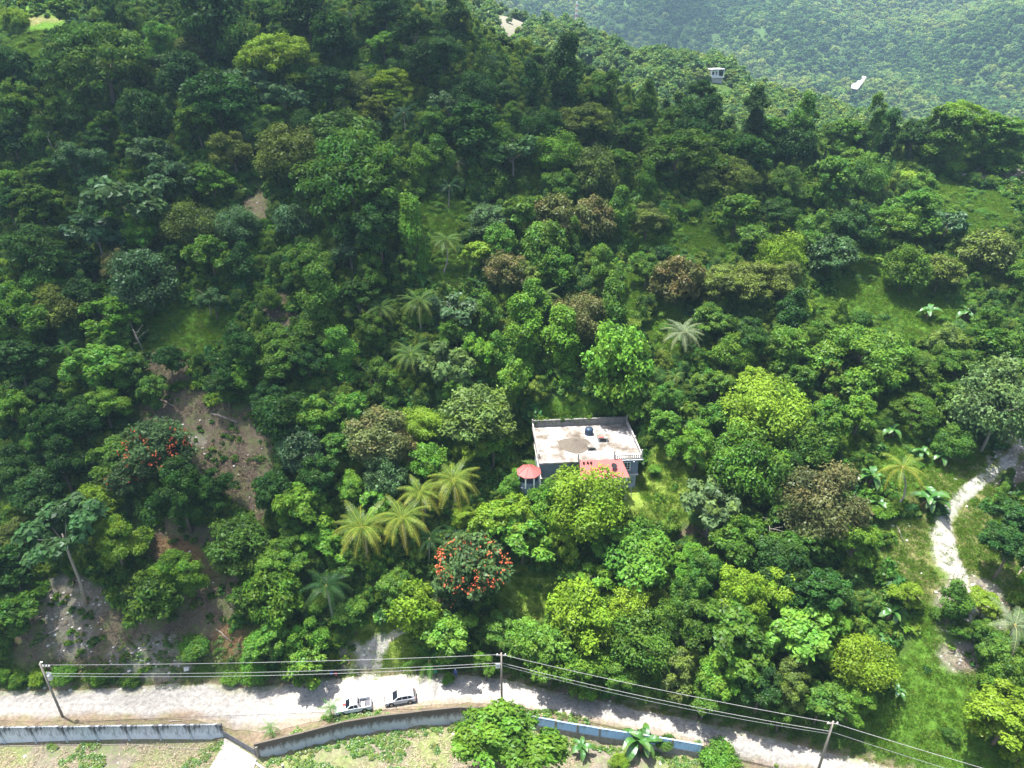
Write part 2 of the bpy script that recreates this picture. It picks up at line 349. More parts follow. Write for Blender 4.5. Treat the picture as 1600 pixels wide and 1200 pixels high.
def grid_mesh(name, X, Y, Z, mat, col=None):
    ny, nx = X.shape; v = np.stack([X, Y, Z], -1).reshape(-1, 3)
    i = (np.arange(ny-1)[:, None]*nx+np.arange(nx-1)[None]).ravel()
    f = np.stack([i, i+1, i+nx+1, i+nx], -1)
    me = bpy.data.meshes.new(name); me.vertices.add(len(v)); me.vertices.foreach_set('co', v.astype(np.float32).ravel())
    me.loops.add(f.size); me.loops.foreach_set('vertex_index', f.astype(np.int32).ravel())
    me.polygons.add(len(f)); me.polygons.foreach_set('loop_start', np.arange(0, f.size, 4, dtype=np.int32)); me.polygons.foreach_set('loop_total', np.full(len(f), 4, np.int32))
    me.polygons.foreach_set('use_smooth', np.ones(len(f), bool)); me.update(calc_edges=True); me.materials.append(mat)
    if col is not None: paint(me, col.reshape(-1, 4))
    return me
def spread(a, b, fine, lo, hi, g=1.12):
    s = list(np.arange(a, b+1e-6, fine)); d = fine; x = s[-1]
    while x < hi: d = min(d*g, 22); x += d; s.append(x)
    d = fine; x = s[0]; pre = []
    while x > lo: d = min(d*g, 45); x -= d; pre.append(x)
    return np.array(pre[::-1]+s)
gx = spread(-120, 125, .8, -2300, 2300); gy = spread(56, 205, .8, -500, 2600, 1.06)
GX, GY = np.meshgrid(gx, gy); GZ = hz(GX, GY)
terrain = tag(link('hillside_terrain', grid_mesh('hillside_terrain', GX, GY, GZ, M['ground'], soil_at(GX, GY, GZ))), kind='structure')

# the limestone road, draped on the level strip between hillside and walls
n = 330; tt = np.linspace(0, len(ROAD_PX)-1, n); ii = np.arange(len(ROAD_PX))
U = np.stack([np.interp(tt, ii, RU[:,0]), np.interp(tt, ii, RU[:,1])], -1); D = np.stack([np.interp(tt, ii, RL[:,0]), np.interp(tt, ii, RL[:,1])], -1)
U[:,1] += (fbm(U[:,0], U[:,1]*0, 3, 41, 4)-.5)*1.6; D[:,1] += (fbm(D[:,0], D[:,1]*0, 2.5, 42, 4)-.5)*.8
lat = np.linspace(0, 1, 26)
RXg = U[:,None,0]*(1-lat)+D[:,None,0]*lat; RYg = U[:,None,1]*(1-lat)+D[:,None,1]*lat
ywr = np.interp(RXg, WX, WY)+.75; gmask = (RXg > -41.5) & (RXg < -36.2); RYg = np.where(gmask, RYg, np.maximum(RYg, ywr))
RZg = np.maximum(hz(RXg, RYg), -2.0)+.05+(fbm(RXg, RYg, 2.2, 43, 3)-.5)*.12*np.sin(lat*math.pi)
cw = np.array((.335,.32,.30,.05)); cb = np.array((.24,.185,.135,.30)); cg = np.array((.40,.385,.36,.10))
e = (fbm(RXg, RYg, 5, 44, 4)-.5)
kb = sstep(.70, .95, lat[None]+e*.45)[..., None]*np.where(RXg < -48, 1, .75)[..., None]; kt = (1-sstep(.02, .2, lat[None]+e*.4))[..., None]
ruts = (np.exp(-((lat-.42)/.05)**2)+np.exp(-((lat-.62)/.05)**2))[None]*sstep(.4, .6, fbm(RXg, RYg*0, 12, 46, 2))
cr = cw*(1-kb)+cb*kb; cr = cr*(1-kt*.6)+np.array((.30,.29,.2,.6))*kt*.6
cr[..., :3] *= (1+e*.25+ruts*.08)[..., None]
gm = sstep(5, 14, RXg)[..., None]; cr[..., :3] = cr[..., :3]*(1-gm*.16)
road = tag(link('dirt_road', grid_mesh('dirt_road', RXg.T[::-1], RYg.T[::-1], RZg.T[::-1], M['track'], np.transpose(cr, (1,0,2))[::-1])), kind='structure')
def track(name, pts, seed, lift=.07, col=(.35,.335,.305,.34), edge=(.14,.16,.05,.7), step=.6):
    P = [hit(a, b) for a, b, w_ in pts]; W = [w_ for *_, w_ in pts]
    k = np.arange(len(P)); s = np.linspace(0, len(P)-1, int(len(P)*9))
    cx = np.interp(s, k, [p.x for p in P]); cyy = np.interp(s, k, [p.y for p in P]); ww = np.interp(s, k, W)
    for _ in range(3):
        cx[1:-1] = (cx[:-2]+2*cx[1:-1]+cx[2:])/4; cyy[1:-1] = (cyy[:-2]+2*cyy[1:-1]+cyy[2:])/4
    dx = np.gradient(cx); dy = np.gradient(cyy); l = np.hypot(dx, dy); nx, ny = -dy/l, dx/l
    q = np.linspace(-1, 1, 13)
    w2 = ww[:, None]*(1+.5*(fbm(cx[:, None]+q*3, cyy[:, None]+q, 3, seed, 3)-.5))
    X = cx[:, None]+nx[:, None]*q*w2; Y = cyy[:, None]+ny[:, None]*q*w2
    Z = hz(X, Y)+lift-.10*np.abs(q)**6
    e = fbm(X, Y, 2.4, seed+3, 4)-.5
    kk = sstep(.40, .95, np.abs(q)[None]+e*1.6)[..., None]
    c = np.array(col)*(1-kk)+np.array(edge)*kk
    return tag(link(name, grid_mesh(name, X, Y, Z, M['track'], c)), kind='structure')
track('side_track', [(566,1057,3.4),(570,1045,3.3),(577,1030,2.6),(586,1012,1.7),(605,998,1.1)], 61, .10)
track('gravel_path', [(1490,905,2.4),(1474,870,2.5),(1473,835,2.1),(1480,805,1.6),(1500,775,1.3),(1525,755,1.1),(1555,740,1.2),(1580,715,1.5),(1600,690,1.6)], 62, .10)
track('gravel_track', [(1500,905,1.4),(1512,930,1.6),(1522,955,1.2),(1505,985,.9)], 63, .09, (.46,.43,.38,.35))
track('bare_scar', [(1350,125,3.4),(1344,131,4.6),(1338,138,5.2),(1333,146,4.0)], 66, 5.0, (.36,.35,.33,0), (.25,.24,.2,.1))
track('foot_path', [(605,1000,.5),(622,988,.42),(645,978,.4)], 65, .08, (.42,.39,.3,.3))
# driveway behind the gate
vs = [at(352,1158,-1.9), at(402,1190,-2.0), at(345,1300,-2.2), at(270,1300,-2.2)]
ky = np.linspace(0, 1, 30)[:, None]; kx = np.linspace(0, 1, 12)[None]
A = [np.array(v_) for v_ in vs]
X = (A[0][0]*(1-kx)+A[1][0]*kx)*(1-ky)+(A[3][0]*(1-kx)+A[2][0]*kx)*ky; Y = (A[0][1]*(1-kx)+A[1][1]*kx)*(1-ky)+(A[3][1]*(1-kx)+A[2][1]*kx)*ky
Z = hz(X, Y)+.09; cdr = np.empty(X.shape+(4,)); cdr[...] = (.33,.31,.295,.02)
tag(link('driveway', grid_mesh('driveway', X[::-1], Y[::-1], Z[::-1], M['track'], cdr[::-1])), kind='structure')

# ------------------------------------------------------------------ plant prototypes
def unit(v): return v/np.maximum(np.linalg.norm(v, axis=-1, keepdims=True), 1e-9)
def leaf_mesh(name, C, Nn, ln, wd, rng, tint, flush, hue, mat, droop=.25):
    n = len(C); r = unit(rng.normal(size=(n, 3))); t = unit(r-(r*Nn).sum(-1, keepdims=True)*Nn); s = np.cross(Nn, t)
    ln = ln*rng.uniform(.7, 1.35, n)[:, None]; wd = wd*rng.uniform(.7, 1.3, n)[:, None]
    dz = np.array((0, 0, -1.0))*ln*droop*rng.uniform(0, 1, n)[:, None]
    v = np.stack([C-t*ln*.5, C+s*wd*.5+dz*.3+Nn*wd*.12, C+t*ln*.5+dz, C-s*wd*.5+dz*.3+Nn*wd*.12], 1).reshape(-1, 3)
    me = bpy.data.meshes.new(name); me.vertices.add(4*n); me.vertices.foreach_set('co', v.astype(np.float32).ravel())
    me.loops.add(4*n); me.loops.foreach_set('vertex_index', np.arange(4*n, dtype=np.int32)); me.polygons.add(n)
    me.polygons.foreach_set('loop_start', np.arange(0, 4*n, 4, dtype=np.int32)); me.polygons.foreach_set('loop_total', np.full(n, 4, np.int32))
    me.update(calc_edges=True); me.materials.append(mat)
    a = me.attributes.new('tint', 'FLOAT_COLOR', 'FACE')
    a.data.foreach_set('color', np.stack([tint, flush, hue, np.ones(n)], -1).astype(np.float32).ravel())
    return me
def lobes_for(kind, rng, R=4.0):
    P = []
    if kind == 'R':
        for k in range(54):
            d = unit(rng.normal(size=3)); d[2] = abs(d[2])*1.2-.52; d = unit(d)
            P.append((*(d*R*np.array((.78,.78,.74))*rng.uniform(.86, 1.08)), R*rng.uniform(.20, .31), .8))
        for k in range(10):
            d = unit(rng.normal(size=3))*R*.38; P.append((*d, R*.36, .8))
    elif kind == 'B':
        for j in range(7):
            a = j*.9+rng.uniform(0, .8); rr = R*rng.uniform(.30, .62) if j else 0; c0 = np.array((math.cos(a)*rr, math.sin(a)*rr, R*rng.uniform(-.60, .40) if j else R*.36)); q = R*rng.uniform(.34, .48)
            for k in range(9):
                d = unit(rng.normal(size=3)); d[2] = abs(d[2])-.25; P.append((*(c0+unit(d)*q*.85), q*rng.uniform(.36, .56), .75))
    elif kind == 'U':
        for k in range(74):
            a = rng.uniform(0, 6.283); rr = math.sqrt(rng.uniform(0.02, 1))*.95
            z = .55*R*(1-rr**2)+R*(rng.uniform(-.75, .04) if rng.uniform() < .45 and rr > .5 else rng.uniform(-.2, .05)); P.append((math.cos(a)*rr*R, math.sin(a)*rr*R, z, R*rng.uniform(.17, .27), .5))
    elif kind == 'T':
        for k in range(58):
            z = rng.uniform(-1.35, 1.35); a = rng.uniform(0, 6.283); rr = (.62-.22*z/1.35)*(.75+.5*math.sin(z*4+rng.uniform(0, 1)))*(1 if z < 1.1 else .6)
            rr = max(.22, min(.72, rr)); P.append((math.cos(a)*rr*R*.8, math.sin(a)*rr*R*.8, z*R, R*rng.uniform(.17, .29), 1.15))
    elif kind == 'L':
        for k in range(26):
            d = unit(rng.normal(size=3)); d[2] = abs(d[2])*.9-.35; d = unit(d)
            P.append((*(d*R*np.array((.85,.85,.6))*rng.uniform(.55, 1.05)), R*rng.uniform(.16, .26), .7))
    elif kind == 'S':
        for k in range(17):
            d = unit(rng.normal(size=3)); d[2] = abs(d[2])*.9; P.append((*(d*R*np.array((.66,.66,.55))*rng.uniform(.6, 1.05)), R*rng.uniform(.24, .38), .8))
    return P
def crown_mesh(kind, seed, n=5600, mat=None, ln=.46, wd=.26):
    rng = np.random.default_rng(seed); Lb = lobes_for(kind, rng)
    wgt = np.array([l[3]**2 for l in Lb]); cnt = np.maximum((n*wgt/wgt.sum()).astype(int), 8)
    C = []; Nn = []; ti = []; fl = []; hu = []
    for (x, y, z, r, fz), m in zip(Lb, cnt):
        d = unit(rng.normal(size=(m, 3))); d[:, 2] = np.where(rng.uniform(size=m) < .68, np.abs(d[:, 2]), d[:, 2])
        rad = r*rng.uniform(.62, 1.12, m)[:, None]*(1+.25*np.sin(d[:, :1]*7+x)*np.sin(d[:, 1:2]*6+y))
        C.append(np.array((x, y, z))+d*rad*np.array((1, 1, fz)))
        Nn.append(unit(d*.7+np.array((0, 0, .55))+rng.normal(size=(m, 3))*.42))
        tl = rng.uniform(.2, .8); ti.append(np.clip(tl+rng.normal(size=m)*.17, 0, 1))
        f0 = 1.0 if rng.uniform() < .50 else 0.08
        fl.append(np.clip(f0*sstep(.0, .65, d[:, 2])*rng.uniform(.35, 1.1, m), 0, 1)); hu.append(np.clip(rng.uniform(.25, .75)+rng.normal(size=m)*.15, 0, 1))
    C = np.concatenate(C)
    return leaf_mesh('crown_'+kind, C, np.concatenate(Nn), ln, wd, rng, np.concatenate(ti), np.concatenate(fl), np.concatenate(hu), mat or M['leaf'])
CROWN = {'R':[crown_mesh('R', 10+i, (13000, 10500, 8500, 7000)[i], ln=(.30, .36, .42, .50)[i], wd=(.16, .20, .24, .28)[i]) for i in range(4)], 'B':[crown_mesh('B', 20+i, (13500, 11500, 10000, 8500, 7000)[i], ln=(.29, .34, .38, .44, .52)[i], wd=(.15, .18, .21, .23, .30)[i]) for i in range(5)], 'U':[crown_mesh('U', 30+i, 11000, ln=.34, wd=.15) for i in range(3)],
         'T':[crown_mesh('T', 40+i, 9500, ln=.38, wd=.22) for i in range(3)], 'L':[crown_mesh('L', 50+i, 2700, ln=.72, wd=.46) for i in range(3)], 'S':[crown_mesh('S', 60+i, 6500, ln=.40, wd=.20) for i in range(3)]}
def trunk_mesh(seed, H=6.0, r0=.26, spread=1.9, limbs=6):
    rng = random.Random(seed); b = MB()
    lean = Vector((rng.uniform(-.5, .5), rng.uniform(-.5, .5), 0)); top = Vector((0, 0, H))
    p = [Vector((0,0,-.6)), Vector((0,0,H*.25))+lean*.6, Vector((0,0,H*.55))+lean, Vector((0,0,H*.8))+lean*.5, top]
    b.tube(p, [r0*1.25, r0, r0*.8, r0*.55, r0*.25], 7)
    for k in range(limbs):
        a = k*2*math.pi/limbs+rng.uniform(-.3, .3); h0 = rng.uniform(.45, .8); s = p[2].lerp(p[4], (h0-.45)/.55); l = rng.uniform(.6, 1)*spread
        e1 = s+Vector((math.cos(a)*l*.6, math.sin(a)*l*.6, H*.12)); e2 = s+Vector((math.cos(a)*l*1.25, math.sin(a)*l*1.25, H*.30))
        b.tube([s, e1, e2], [r0*.42, r0*.28, r0*.1], 5)
    return mesh_from('trunk', b.v, b.f, M['bark'], True)
TRUNK = [trunk_mesh(i) for i in range(4)]
TRUNK_OPEN = [trunk_mesh(9+i, 6, .18, 2.9, 9) for i in range(2)]
for m_ in TRUNK_OPEN: m_.materials[0] = M['bark_pale']

# colour of a tree's leaves
TC = {'D':(.023,.068,.012),'M':(.052,.125,.016),'G':(.080,.188,.020),'Y':(.130,.225,.018),'O':(.085,.125,.026),'N':(.088,.110,.030),'K':(.048,.108,.034),'P':(.080,.140,.046)}
FLUSH = {'D':.10,'M':.30,'G':.40,'Y':.85,'O':.45,'N':.55,'K':.08,'P':.35}
CNAME = {'D':'dark green','M':'mid green','G':'bright green','Y':'yellow green','O':'olive green','N':'brownish flowering','K':'grey green','P':'pale green'}
KNAME = {'R':('round_crowned_tree','round-crowned tree'),'B':('broadleaf_tree','lobed tree'),'U':('umbrella_tree','umbrella-topped tree'),'T':('vine_draped_tree','vine-draped tall tree'),'L':('large_leaved_tree','large-leaved open tree'),'S':('shrub','bushy shrub')}
# every tree of the near hillside: crown centre x, y and width in the photograph, shape, colour [, foot x, y where the trunk shows]
TREES = '''
25 110 65 B D;30 165 90 B M;22 35 42 S Y;105 70 52 R D;98 14 40 B M;160 104 135 U M;200 40 60 B M;182 18 60 B D;250 66 60 B G;300 86 46 R O;332 32 92 R D;372 70 58 R M;388 100 44 B M
260 102 45 L K;288 124 60 R D;382 124 58 L K;115 168 52 B M;165 196 50 B M;228 184 66 R D;300 162 36 R Y;342 158 80 R D;310 192 60 B M;60 230 46 T M;42 212 40 B M;120 258 66 B K;72 268 50 B M
235 240 60 L K;272 280 72 L K;330 282 60 B M;366 236 70 B O;200 226 42 B M;10 288 44 B G;152 218 42 B D;396 188 50 B M;20 215 50 B D
422 16 50 B M;480 20 60 R D;440 38 48 B M;520 60 62 R D;430 68 32 T D;572 32 50 B M;602 16 50 R D;632 16 36 T M;600 68 42 B G;650 52 80 B D;712 34 50 T D;690 78 70 B D;665 98 60 R D
436 96 92 U Y;620 128 60 U Y;612 156 42 U Y;462 112 50 R M;512 132 62 B D;552 136 46 R O;440 152 60 L K;480 196 46 R D;534 166 32 B O;582 172 52 B O;700 166 50 L K;742 152 60 R D;690 130 46 B M
540 216 82 R M;576 204 46 L K;450 242 98 R O;410 216 42 R D;422 182 46 B G;740 202 80 B D;680 194 50 B M;548 278 155 U M;690 252 56 T G;655 268 50 T G;762 242 62 B D;786 230 62 R M;756 272 52 T M;772 292 42 R M
884 124 92 T D;830 138 52 T D;950 138 56 B M;916 192 92 U O;846 202 62 R D;868 242 72 R G;930 216 62 B D;986 212 50 B M;1096 142 46 B D;1100 188 82 B D;1062 238 102 U M;1020 248 42 B O;932 278 66 R O
1010 292 42 T M;1140 276 72 U O;1130 232 60 B M;962 252 50 B M;802 236 70 L K;880 288 52 B M;1172 242 62 B D;1182 168 44 T D;1012 162 40 T M;1048 188 40 B M;790 150 50 B D;760 120 46 T M;800 185 50 B M
1256 192 50 T M;1292 216 60 B M;1240 226 60 R D;1226 286 60 B M;1372 176 30 T M;1382 216 56 T D;1426 216 50 B D;1472 198 60 B M;1510 174 48 U G;1546 206 52 B M;1582 206 50 B M;1332 252 52 B M;1480 232 50 B O
1296 282 70 B M;1352 276 62 R M;1420 282 40 S Y;1442 292 50 B M;1326 210 46 B M;1210 205 46 B M;1345 205 40 B D
15 322 50 B D;60 318 70 B M;202 312 112 L K;70 388 114 U D;150 362 76 L K;222 366 66 B G;300 356 76 R O;370 352 66 R K;186 412 56 B N;330 398 66 B M;226 446 86 R K;332 470 42 B K;2 420 50 B Y;70 456 60 R M
126 466 50 R D;14 468 60 B G;42 504 92 B G;96 482 70 R O;180 496 70 B G;26 562 72 B D;150 572 82 B G;200 576 60 B M;262 562 50 B D;180 530 50 B M;380 546 72 B D;386 584 50 B G;285 300 50 B M;120 415 50 B D;270 400 45 B D;375 420 50 T D
456 346 46 R K;482 412 82 B M;546 392 46 L K;580 432 62 B M;560 462 60 B D;500 482 70 T M;420 470 32 R M;592 352 92 B D;650 382 70 T G;762 346 52 R P;742 398 42 B Y;790 422 62 R N;680 492 32 T K;712 482 60 L K
716 522 50 B M;760 492 50 T M;580 512 56 B M;430 542 72 B M;490 522 46 R M;530 556 60 T G;420 578 80 B M;696 572 82 L P;742 552 60 B G;592 592 60 B M;630 420 40 B M;520 330 60 B D;480 560 50 B D;780 380 50 R M;820 430 44 B O
816 332 62 L M;866 346 62 R N;926 346 62 R N;850 386 70 R M;892 372 40 T G;970 342 56 T M;862 422 60 R M;942 422 70 B M;1010 392 30 S M;1036 396 36 S D;1010 418 50 B M;1060 442 66 R N;902 502 72 R N;956 502 60 T M
832 482 60 T G;820 532 70 T G;880 542 70 T G;966 574 104 R G;1130 442 82 U O;1180 434 82 U O;1170 522 60 B D;1150 552 60 R G;1110 502 50 B M;1176 592 50 B Y;780 560 60 T G;800 600 60 T G;1010 340 50 B O;1150 330 60 B M;1180 370 50 B M
1220 402 72 R Y;1226 442 70 B O;1216 332 60 B D;1272 362 62 B M;1246 482 36 R Y;1236 496 60 T D;1300 402 60 R K;1332 352 70 B D;1390 352 72 U M;1430 332 70 B M;1480 352 50 L K;1416 422 66 R M;1470 426 56 R O;1540 396 72 R O 1520 432
1230 542 70 B M;1286 532 60 B M;1342 552 104 U G;1480 532 60 B O;1540 502 50 B M;1562 542 60 B M;1250 592 60 B M;1296 582 46 B O;1332 602 60 L M;1500 566 60 B M;1552 592 50 B O;1342 502 40 S M;1590 440 50 B M;1380 585 60 B G;1440 570 55 U M
25 642 62 B G;62 612 50 B D;82 662 70 B D;166 632 72 B G;130 652 60 R D;20 726 70 B D;100 722 82 B D;180 716 60 B M;60 772 92 B D;152 786 56 R Y;282 762 100 B D;342 762 60 B D;95 828 104 L K 135 945;186 852 96 B Y;276 892 76 B G
372 852 82 R M;16 882 60 B D;18 838 50 B O;235 610 50 B M;350 600 50 B D;60 690 50 B M
446 652 72 R D;490 652 70 B G;550 642 60 B G;590 682 92 R N;656 662 56 R Y;630 702 50 R N;746 652 92 R O;770 692 60 B G;738 702 46 L Y;470 702 60 R K;522 702 60 B M;670 724 60 R G;500 742 70 B D;552 762 46 B G;602 742 60 R K
476 792 76 B G;430 762 60 B D;592 776 50 B G;440 872 70 B G;512 852 60 B G;792 812 82 B Y;722 802 50 B Y;800 762 50 B G;456 832 50 B M;420 620 60 B D;540 880 50 B M;610 640 44 B M;720 610 50 B G
914 784 104 R Y;862 786 84 B G;816 834 82 B G;876 842 60 B Y;1000 872 112 S G;1086 872 62 B G;1110 792 82 L P;1170 732 114 R M;1090 692 72 B G;1190 642 112 R Y;1120 652 60 B M;1002 622 72 B M;1046 622 50 B M;1042 664 50 B G
1152 842 82 B M;940 832 50 B G;960 640 50 B M;1120 600 50 B M;1025 735 22 S G
1290 652 72 B M;1262 692 82 R M;1222 732 62 R D;1282 794 114 R N;1332 852 72 B G;1342 642 60 B G;1430 642 60 U M;1562 632 112 R P 1532 706;1490 692 50 R M;1582 812 60 B D;1572 852 80 B D;1250 852 72 B M;1230 882 82 B D;1215 800 60 B M;1370 800 44 S G;1480 620 50 B M
25 952 72 B M;242 932 82 R M;306 1012 46 S G;430 932 82 R G;420 1002 72 B G;488 1000 66 B G;470 1042 60 B G;552 962 50 B M;650 952 76 R Y;700 986 82 B G;622 912 60 B M;782 986 60 B M;790 1158 150 B G;820 1002 60 R G;400 1052 50 S G;380 930 50 B M
906 962 92 R Y;986 946 62 R Y;930 902 50 L G;1002 1002 92 R M;1070 982 92 B M;870 1012 80 B G;902 1052 80 B G;1050 1042 82 B O;962 1052 72 B M;1130 1052 82 B G;1100 902 82 B M;1170 932 92 B Y;1152 992 102 B M;1190 1062 82 B D;1100 1090 70 B M;966 1192 32 S Y;1122 1186 60 S G;760 1040 40 B G
1220 912 72 B Y;1282 922 82 B D;1240 992 92 B G;1300 972 60 B G;1346 1034 88 R Y;1240 1062 82 B O;1282 1092 70 B M;1332 1092 60 B G;1222 1112 60 B M;1420 932 50 B Y;1490 946 56 T M;1540 942 46 B Y;1562 1012 60 B M;1574 1062 70 B M;1574 1112 112 B Y;1486 1148 30 S M;1592 1182 52 B Y;1530 992 50 B M
30 1064 34 S G;62 1058 34 S Y;100 1056 40 S G;150 1058 36 S G;205 1066 30 S M;8 1056 26 S G;360 1060 30 S G;700 1062 22 S G;1040 1160 30 S M
'''
ZONES = [((0,0,230,130),'on the hilltop at upper left'),((230,0,420,130),'on the shaded hilltop left of centre'),((420,0,600,130),'on the dark skyline left of the far mast'),((600,0,820,170),'on the ridge just left of the far mast'),
 ((0,130,230,300),'on the shaded slope at far left'),((230,130,420,300),'on the shaded slope at upper left'),((420,130,620,330),'on the dark slope left of upper centre'),((620,130,820,310),'on the dark slope at upper centre'),
 ((820,90,1010,300),'below the sunlit far ridge'),((1010,90,1200,300),'on the crest below the far white house'),((1200,140,1400,310),'on the crest below the white far scar'),((1400,140,1600,310),'on the crest near the bare scarp'),
 ((0,300,230,480),'on the shaded left slope above midway'),((230,300,420,480),'above the left grassy clearing'),((420,310,640,500),'left of the lone palm in grass'),((640,310,840,500),'around the lone palm in grass'),
 ((840,300,1020,500),'around the overgrown upper clearing'),((1020,300,1200,480),'right of the overgrown upper clearing'),((1200,310,1400,480),'left of the wide right grass clearing'),((1400,310,1600,480),'above the wide right grass clearing'),
 ((0,480,230,620),'at the left edge midway up'),((230,480,420,620),'around the left brushy clearing'),((420,500,640,620),'left of the three mid-slope palms'),((640,500,840,620),'uphill left of the concrete house'),
 ((840,500,1060,660),'directly behind the concrete house'),((1060,480,1220,700),'right of the white-fronded palm'),((1220,480,1400,620),'below the wide right grass clearing'),((1400,480,1600,620),'at the right edge midway up'),
 ((0,620,120,800),'at the left edge beside red-flowered tree'),((120,580,420,800),'around the left red-flowered tree'),((420,600,570,730),'right of the bare brown slope'),((570,600,700,760),'uphill of the yellow palm cluster'),
 ((700,600,830,780),'between yellow palms and the house'),((420,730,570,830),'left of the yellow palm cluster'),((570,760,720,860),'beside the yellow palm cluster'),((700,740,850,870),'downhill left of the concrete house'),
 ((830,660,1060,900),'downhill of the concrete house front'),((1020,660,1210,780),'right of the concrete house lawn'),((1060,780,1200,920),'downhill right of the house lawn'),((1200,600,1370,760),'left of the curved-trunk palm'),
 ((1370,560,1600,760),'uphill of the white gravel path'),((1200,760,1380,900),'downhill left of the curved-trunk palm'),((1380,760,1600,900),'beside the white gravel path'),((0,800,230,1000),'around the white rubble at lower left'),
 ((230,800,410,1000),'above the lower left dirt bank'),((410,830,600,1000),'below the yellow palm cluster'),((600,860,760,1040),'right of the side track'),((760,880,860,1060),'above the middle utility pole'),
 ((860,880,1060,1110),'over the shaded road right of middle pole'),((1060,880,1210,1140),'over the shaded road at right'),((1210,900,1400,1000),'above the right utility pole'),((1210,1000,1400,1140),'beside the right utility pole'),
 ((1380,900,1600,1010),'around the lower end of gravel path'),((1380,1010,1600,1200),'on the lower right green meadow'),((0,1000,230,1100),'along the road by left utility pole'),((230,1000,400,1100),'along the road on the dirt bank'),
 ((400,990,560,1100),'at the corner of the side track'),((560,1000,780,1100),'along the road behind the cars'),((600,1090,880,1200),'in the yard below the middle pole'),((880,1120,1200,1200),'along the blue panelled wall')]
ORD = ['first','second','third','fourth','fifth','sixth','seventh','eighth','ninth','tenth']
def zone(px, py):
    for (a, b, c, d), s in ZONES:
        if a <= px <= c and b <= py <= d: return s
    return min(ZONES, key=lambda q: math.hypot((q[0][0]+q[0][2])/2-px, (q[0][1]+q[0][3])/2-py))[1]
rng = random.Random(5)
placed = []       # (x, y, radius) of tree stands, to keep undergrowth from piling up there
tree_rec = []
CREST = {True: 1, False: 0}
def plant_tree(px, py, wpx, kind, colour, foot=None):
    t_guess = 130.0; crest = False
    zr = {'R':.80,'B':.90,'U':.62,'T':1.35,'L':.75,'S':.55}[kind]           # half height of the crown over its radius
    for _ in range(4):
        r = wpx*t_guess/FPX/2; clear = {'R':.32,'B':.50,'U':.35,'T':.0,'L':.65,'S':-.15}[kind]
        if colour in 'D' and kind in 'BR': clear += .3
        hc = r*(zr*.78+clear)+(.3 if kind == 'S' else 1.0); p = hit(px, py, hc)
        d = raydir(px, py); yk = CREST.get(p is None or p.y > 262)
        if yk:                                                   # the ray clears the crest: the tree stands on the crest itself
            xx = d[0]/d[1]*195; yy = float(np.interp(xx, CX, CY))-3; tt_ = yy/d[1]; hc = CAM_H+d[2]*tt_-ground(d[0]*tt_, yy); p = Vector((d[0]*tt_, yy, ground(d[0]*tt_, yy)))
            if hc < 2 or hc > 17: return
            crest = True
        t_guess = p.y*CP-(p.z+hc-CAM_H)*SP
    nm = KNAME[kind][0]; k = rng.randrange(len(CROWN[kind])); me = CROWN[kind][k]
    if foot:
        b = hit(*foot); d = raydir(px, py); top = Vector(d*(b.y/d[1]))+Vector((0,0,CAM_H)); hc = top.z-b.z; p = b
    root = empty(nm, p, rng.uniform(0, 6.283) if not foot else 0)
    s = r/4*1.18; off = (top-b) if foot else Vector((0, 0, hc))
    cr = link('crown', me, None, root, off, (rng.uniform(-.22, .22), rng.uniform(-.22, .22), rng.uniform(0, 6)), (s*rng.uniform(.84, 1.18), s*rng.uniform(.84, 1.18), s*rng.uniform(.84, 1.22)*(1.08 if kind == 'R' else 1)))
    j = rng.uniform(.85, 1.18); c = TC[colour]; cr.color = (c[0]*j*rng.uniform(.9, 1.12), c[1]*j, c[2]*j*rng.uniform(.85, 1.2), FLUSH[colour]*rng.uniform(.75, 1.15))
    if crest and hc > r*1.3: cr2 = link('lower_crown', CROWN['T'][k % 3], None, root, Vector((0, 0, hc*.42)), (0, 0, k*1.3), (s*1.15, s*1.15, hc*.42/5.4)); cr2.color = cr.color
    mt = {'N':'leaf_brown','K':'leaf_grey'}.get(colour)
    if mt: cr.material_slots[0].link = 'OBJECT'; cr.material_slots[0].material = M[mt]
    if foot:
        b_ = MB(); q = off; b_.tube([(0,0,-.5), q*.3+Vector((.25,0,0)), q*.65, q*.95], [.3,.24,.19,.1], 8)
        for i in range(7):
            a = i*.9; e_ = q+Vector((math.cos(a)*r*.75, math.sin(a)*r*.75, r*.25)); b_.tube([q*.8, (q*.85+e_)/2+Vector((0,0,.1)), e_], [.1,.07,.03], 5)
        b_.build('trunk', M['bark_pale'], root, smooth=True)
    elif kind == 'S': link('stems', TRUNK[k % 4], None, root, None, None, (.35, .35, max(hc, .5)/6))
    else: link('trunk', (TRUNK_OPEN[k % 2] if kind == 'L' else TRUNK[k % 4]), None, root, None, None, (s*.72, s*.72, hc/6*1.02))
    placed.append((p.x, p.y, r)); tree_rec.append((root, px, py, wpx, kind, colour))
for item in TREES.replace('\n', ';').split(';'):
    q = item.split()
    if len(q) >= 5: plant_tree(float(q[0]), float(q[1]), float(q[2]), q[3], q[4], (float(q[5]), float(q[6])) if len(q) > 5 else None)
byk = {}
for t in tree_rec: byk.setdefault((zone(t[1], t[2]), t[4], t[5]), []).append(t)
for (z_, k, c), L_ in byk.items():
    L_.sort(key=lambda t: t[1]); base = CNAME[c]+' '+KNAME[k][1]
    for i, t in enumerate(L_):
        pre = '' if len(L_) == 1 else ('leftmost ' if i == 0 else 'rightmost ' if i == len(L_)-1 else ORD[i]+' from left ')
        tag(t[0], pre+base+' '+z_, 'shrub' if k == 'S' else 'tree', 'shrubs by the road and clearings' if k == 'S' else 'trees on the near hillside')

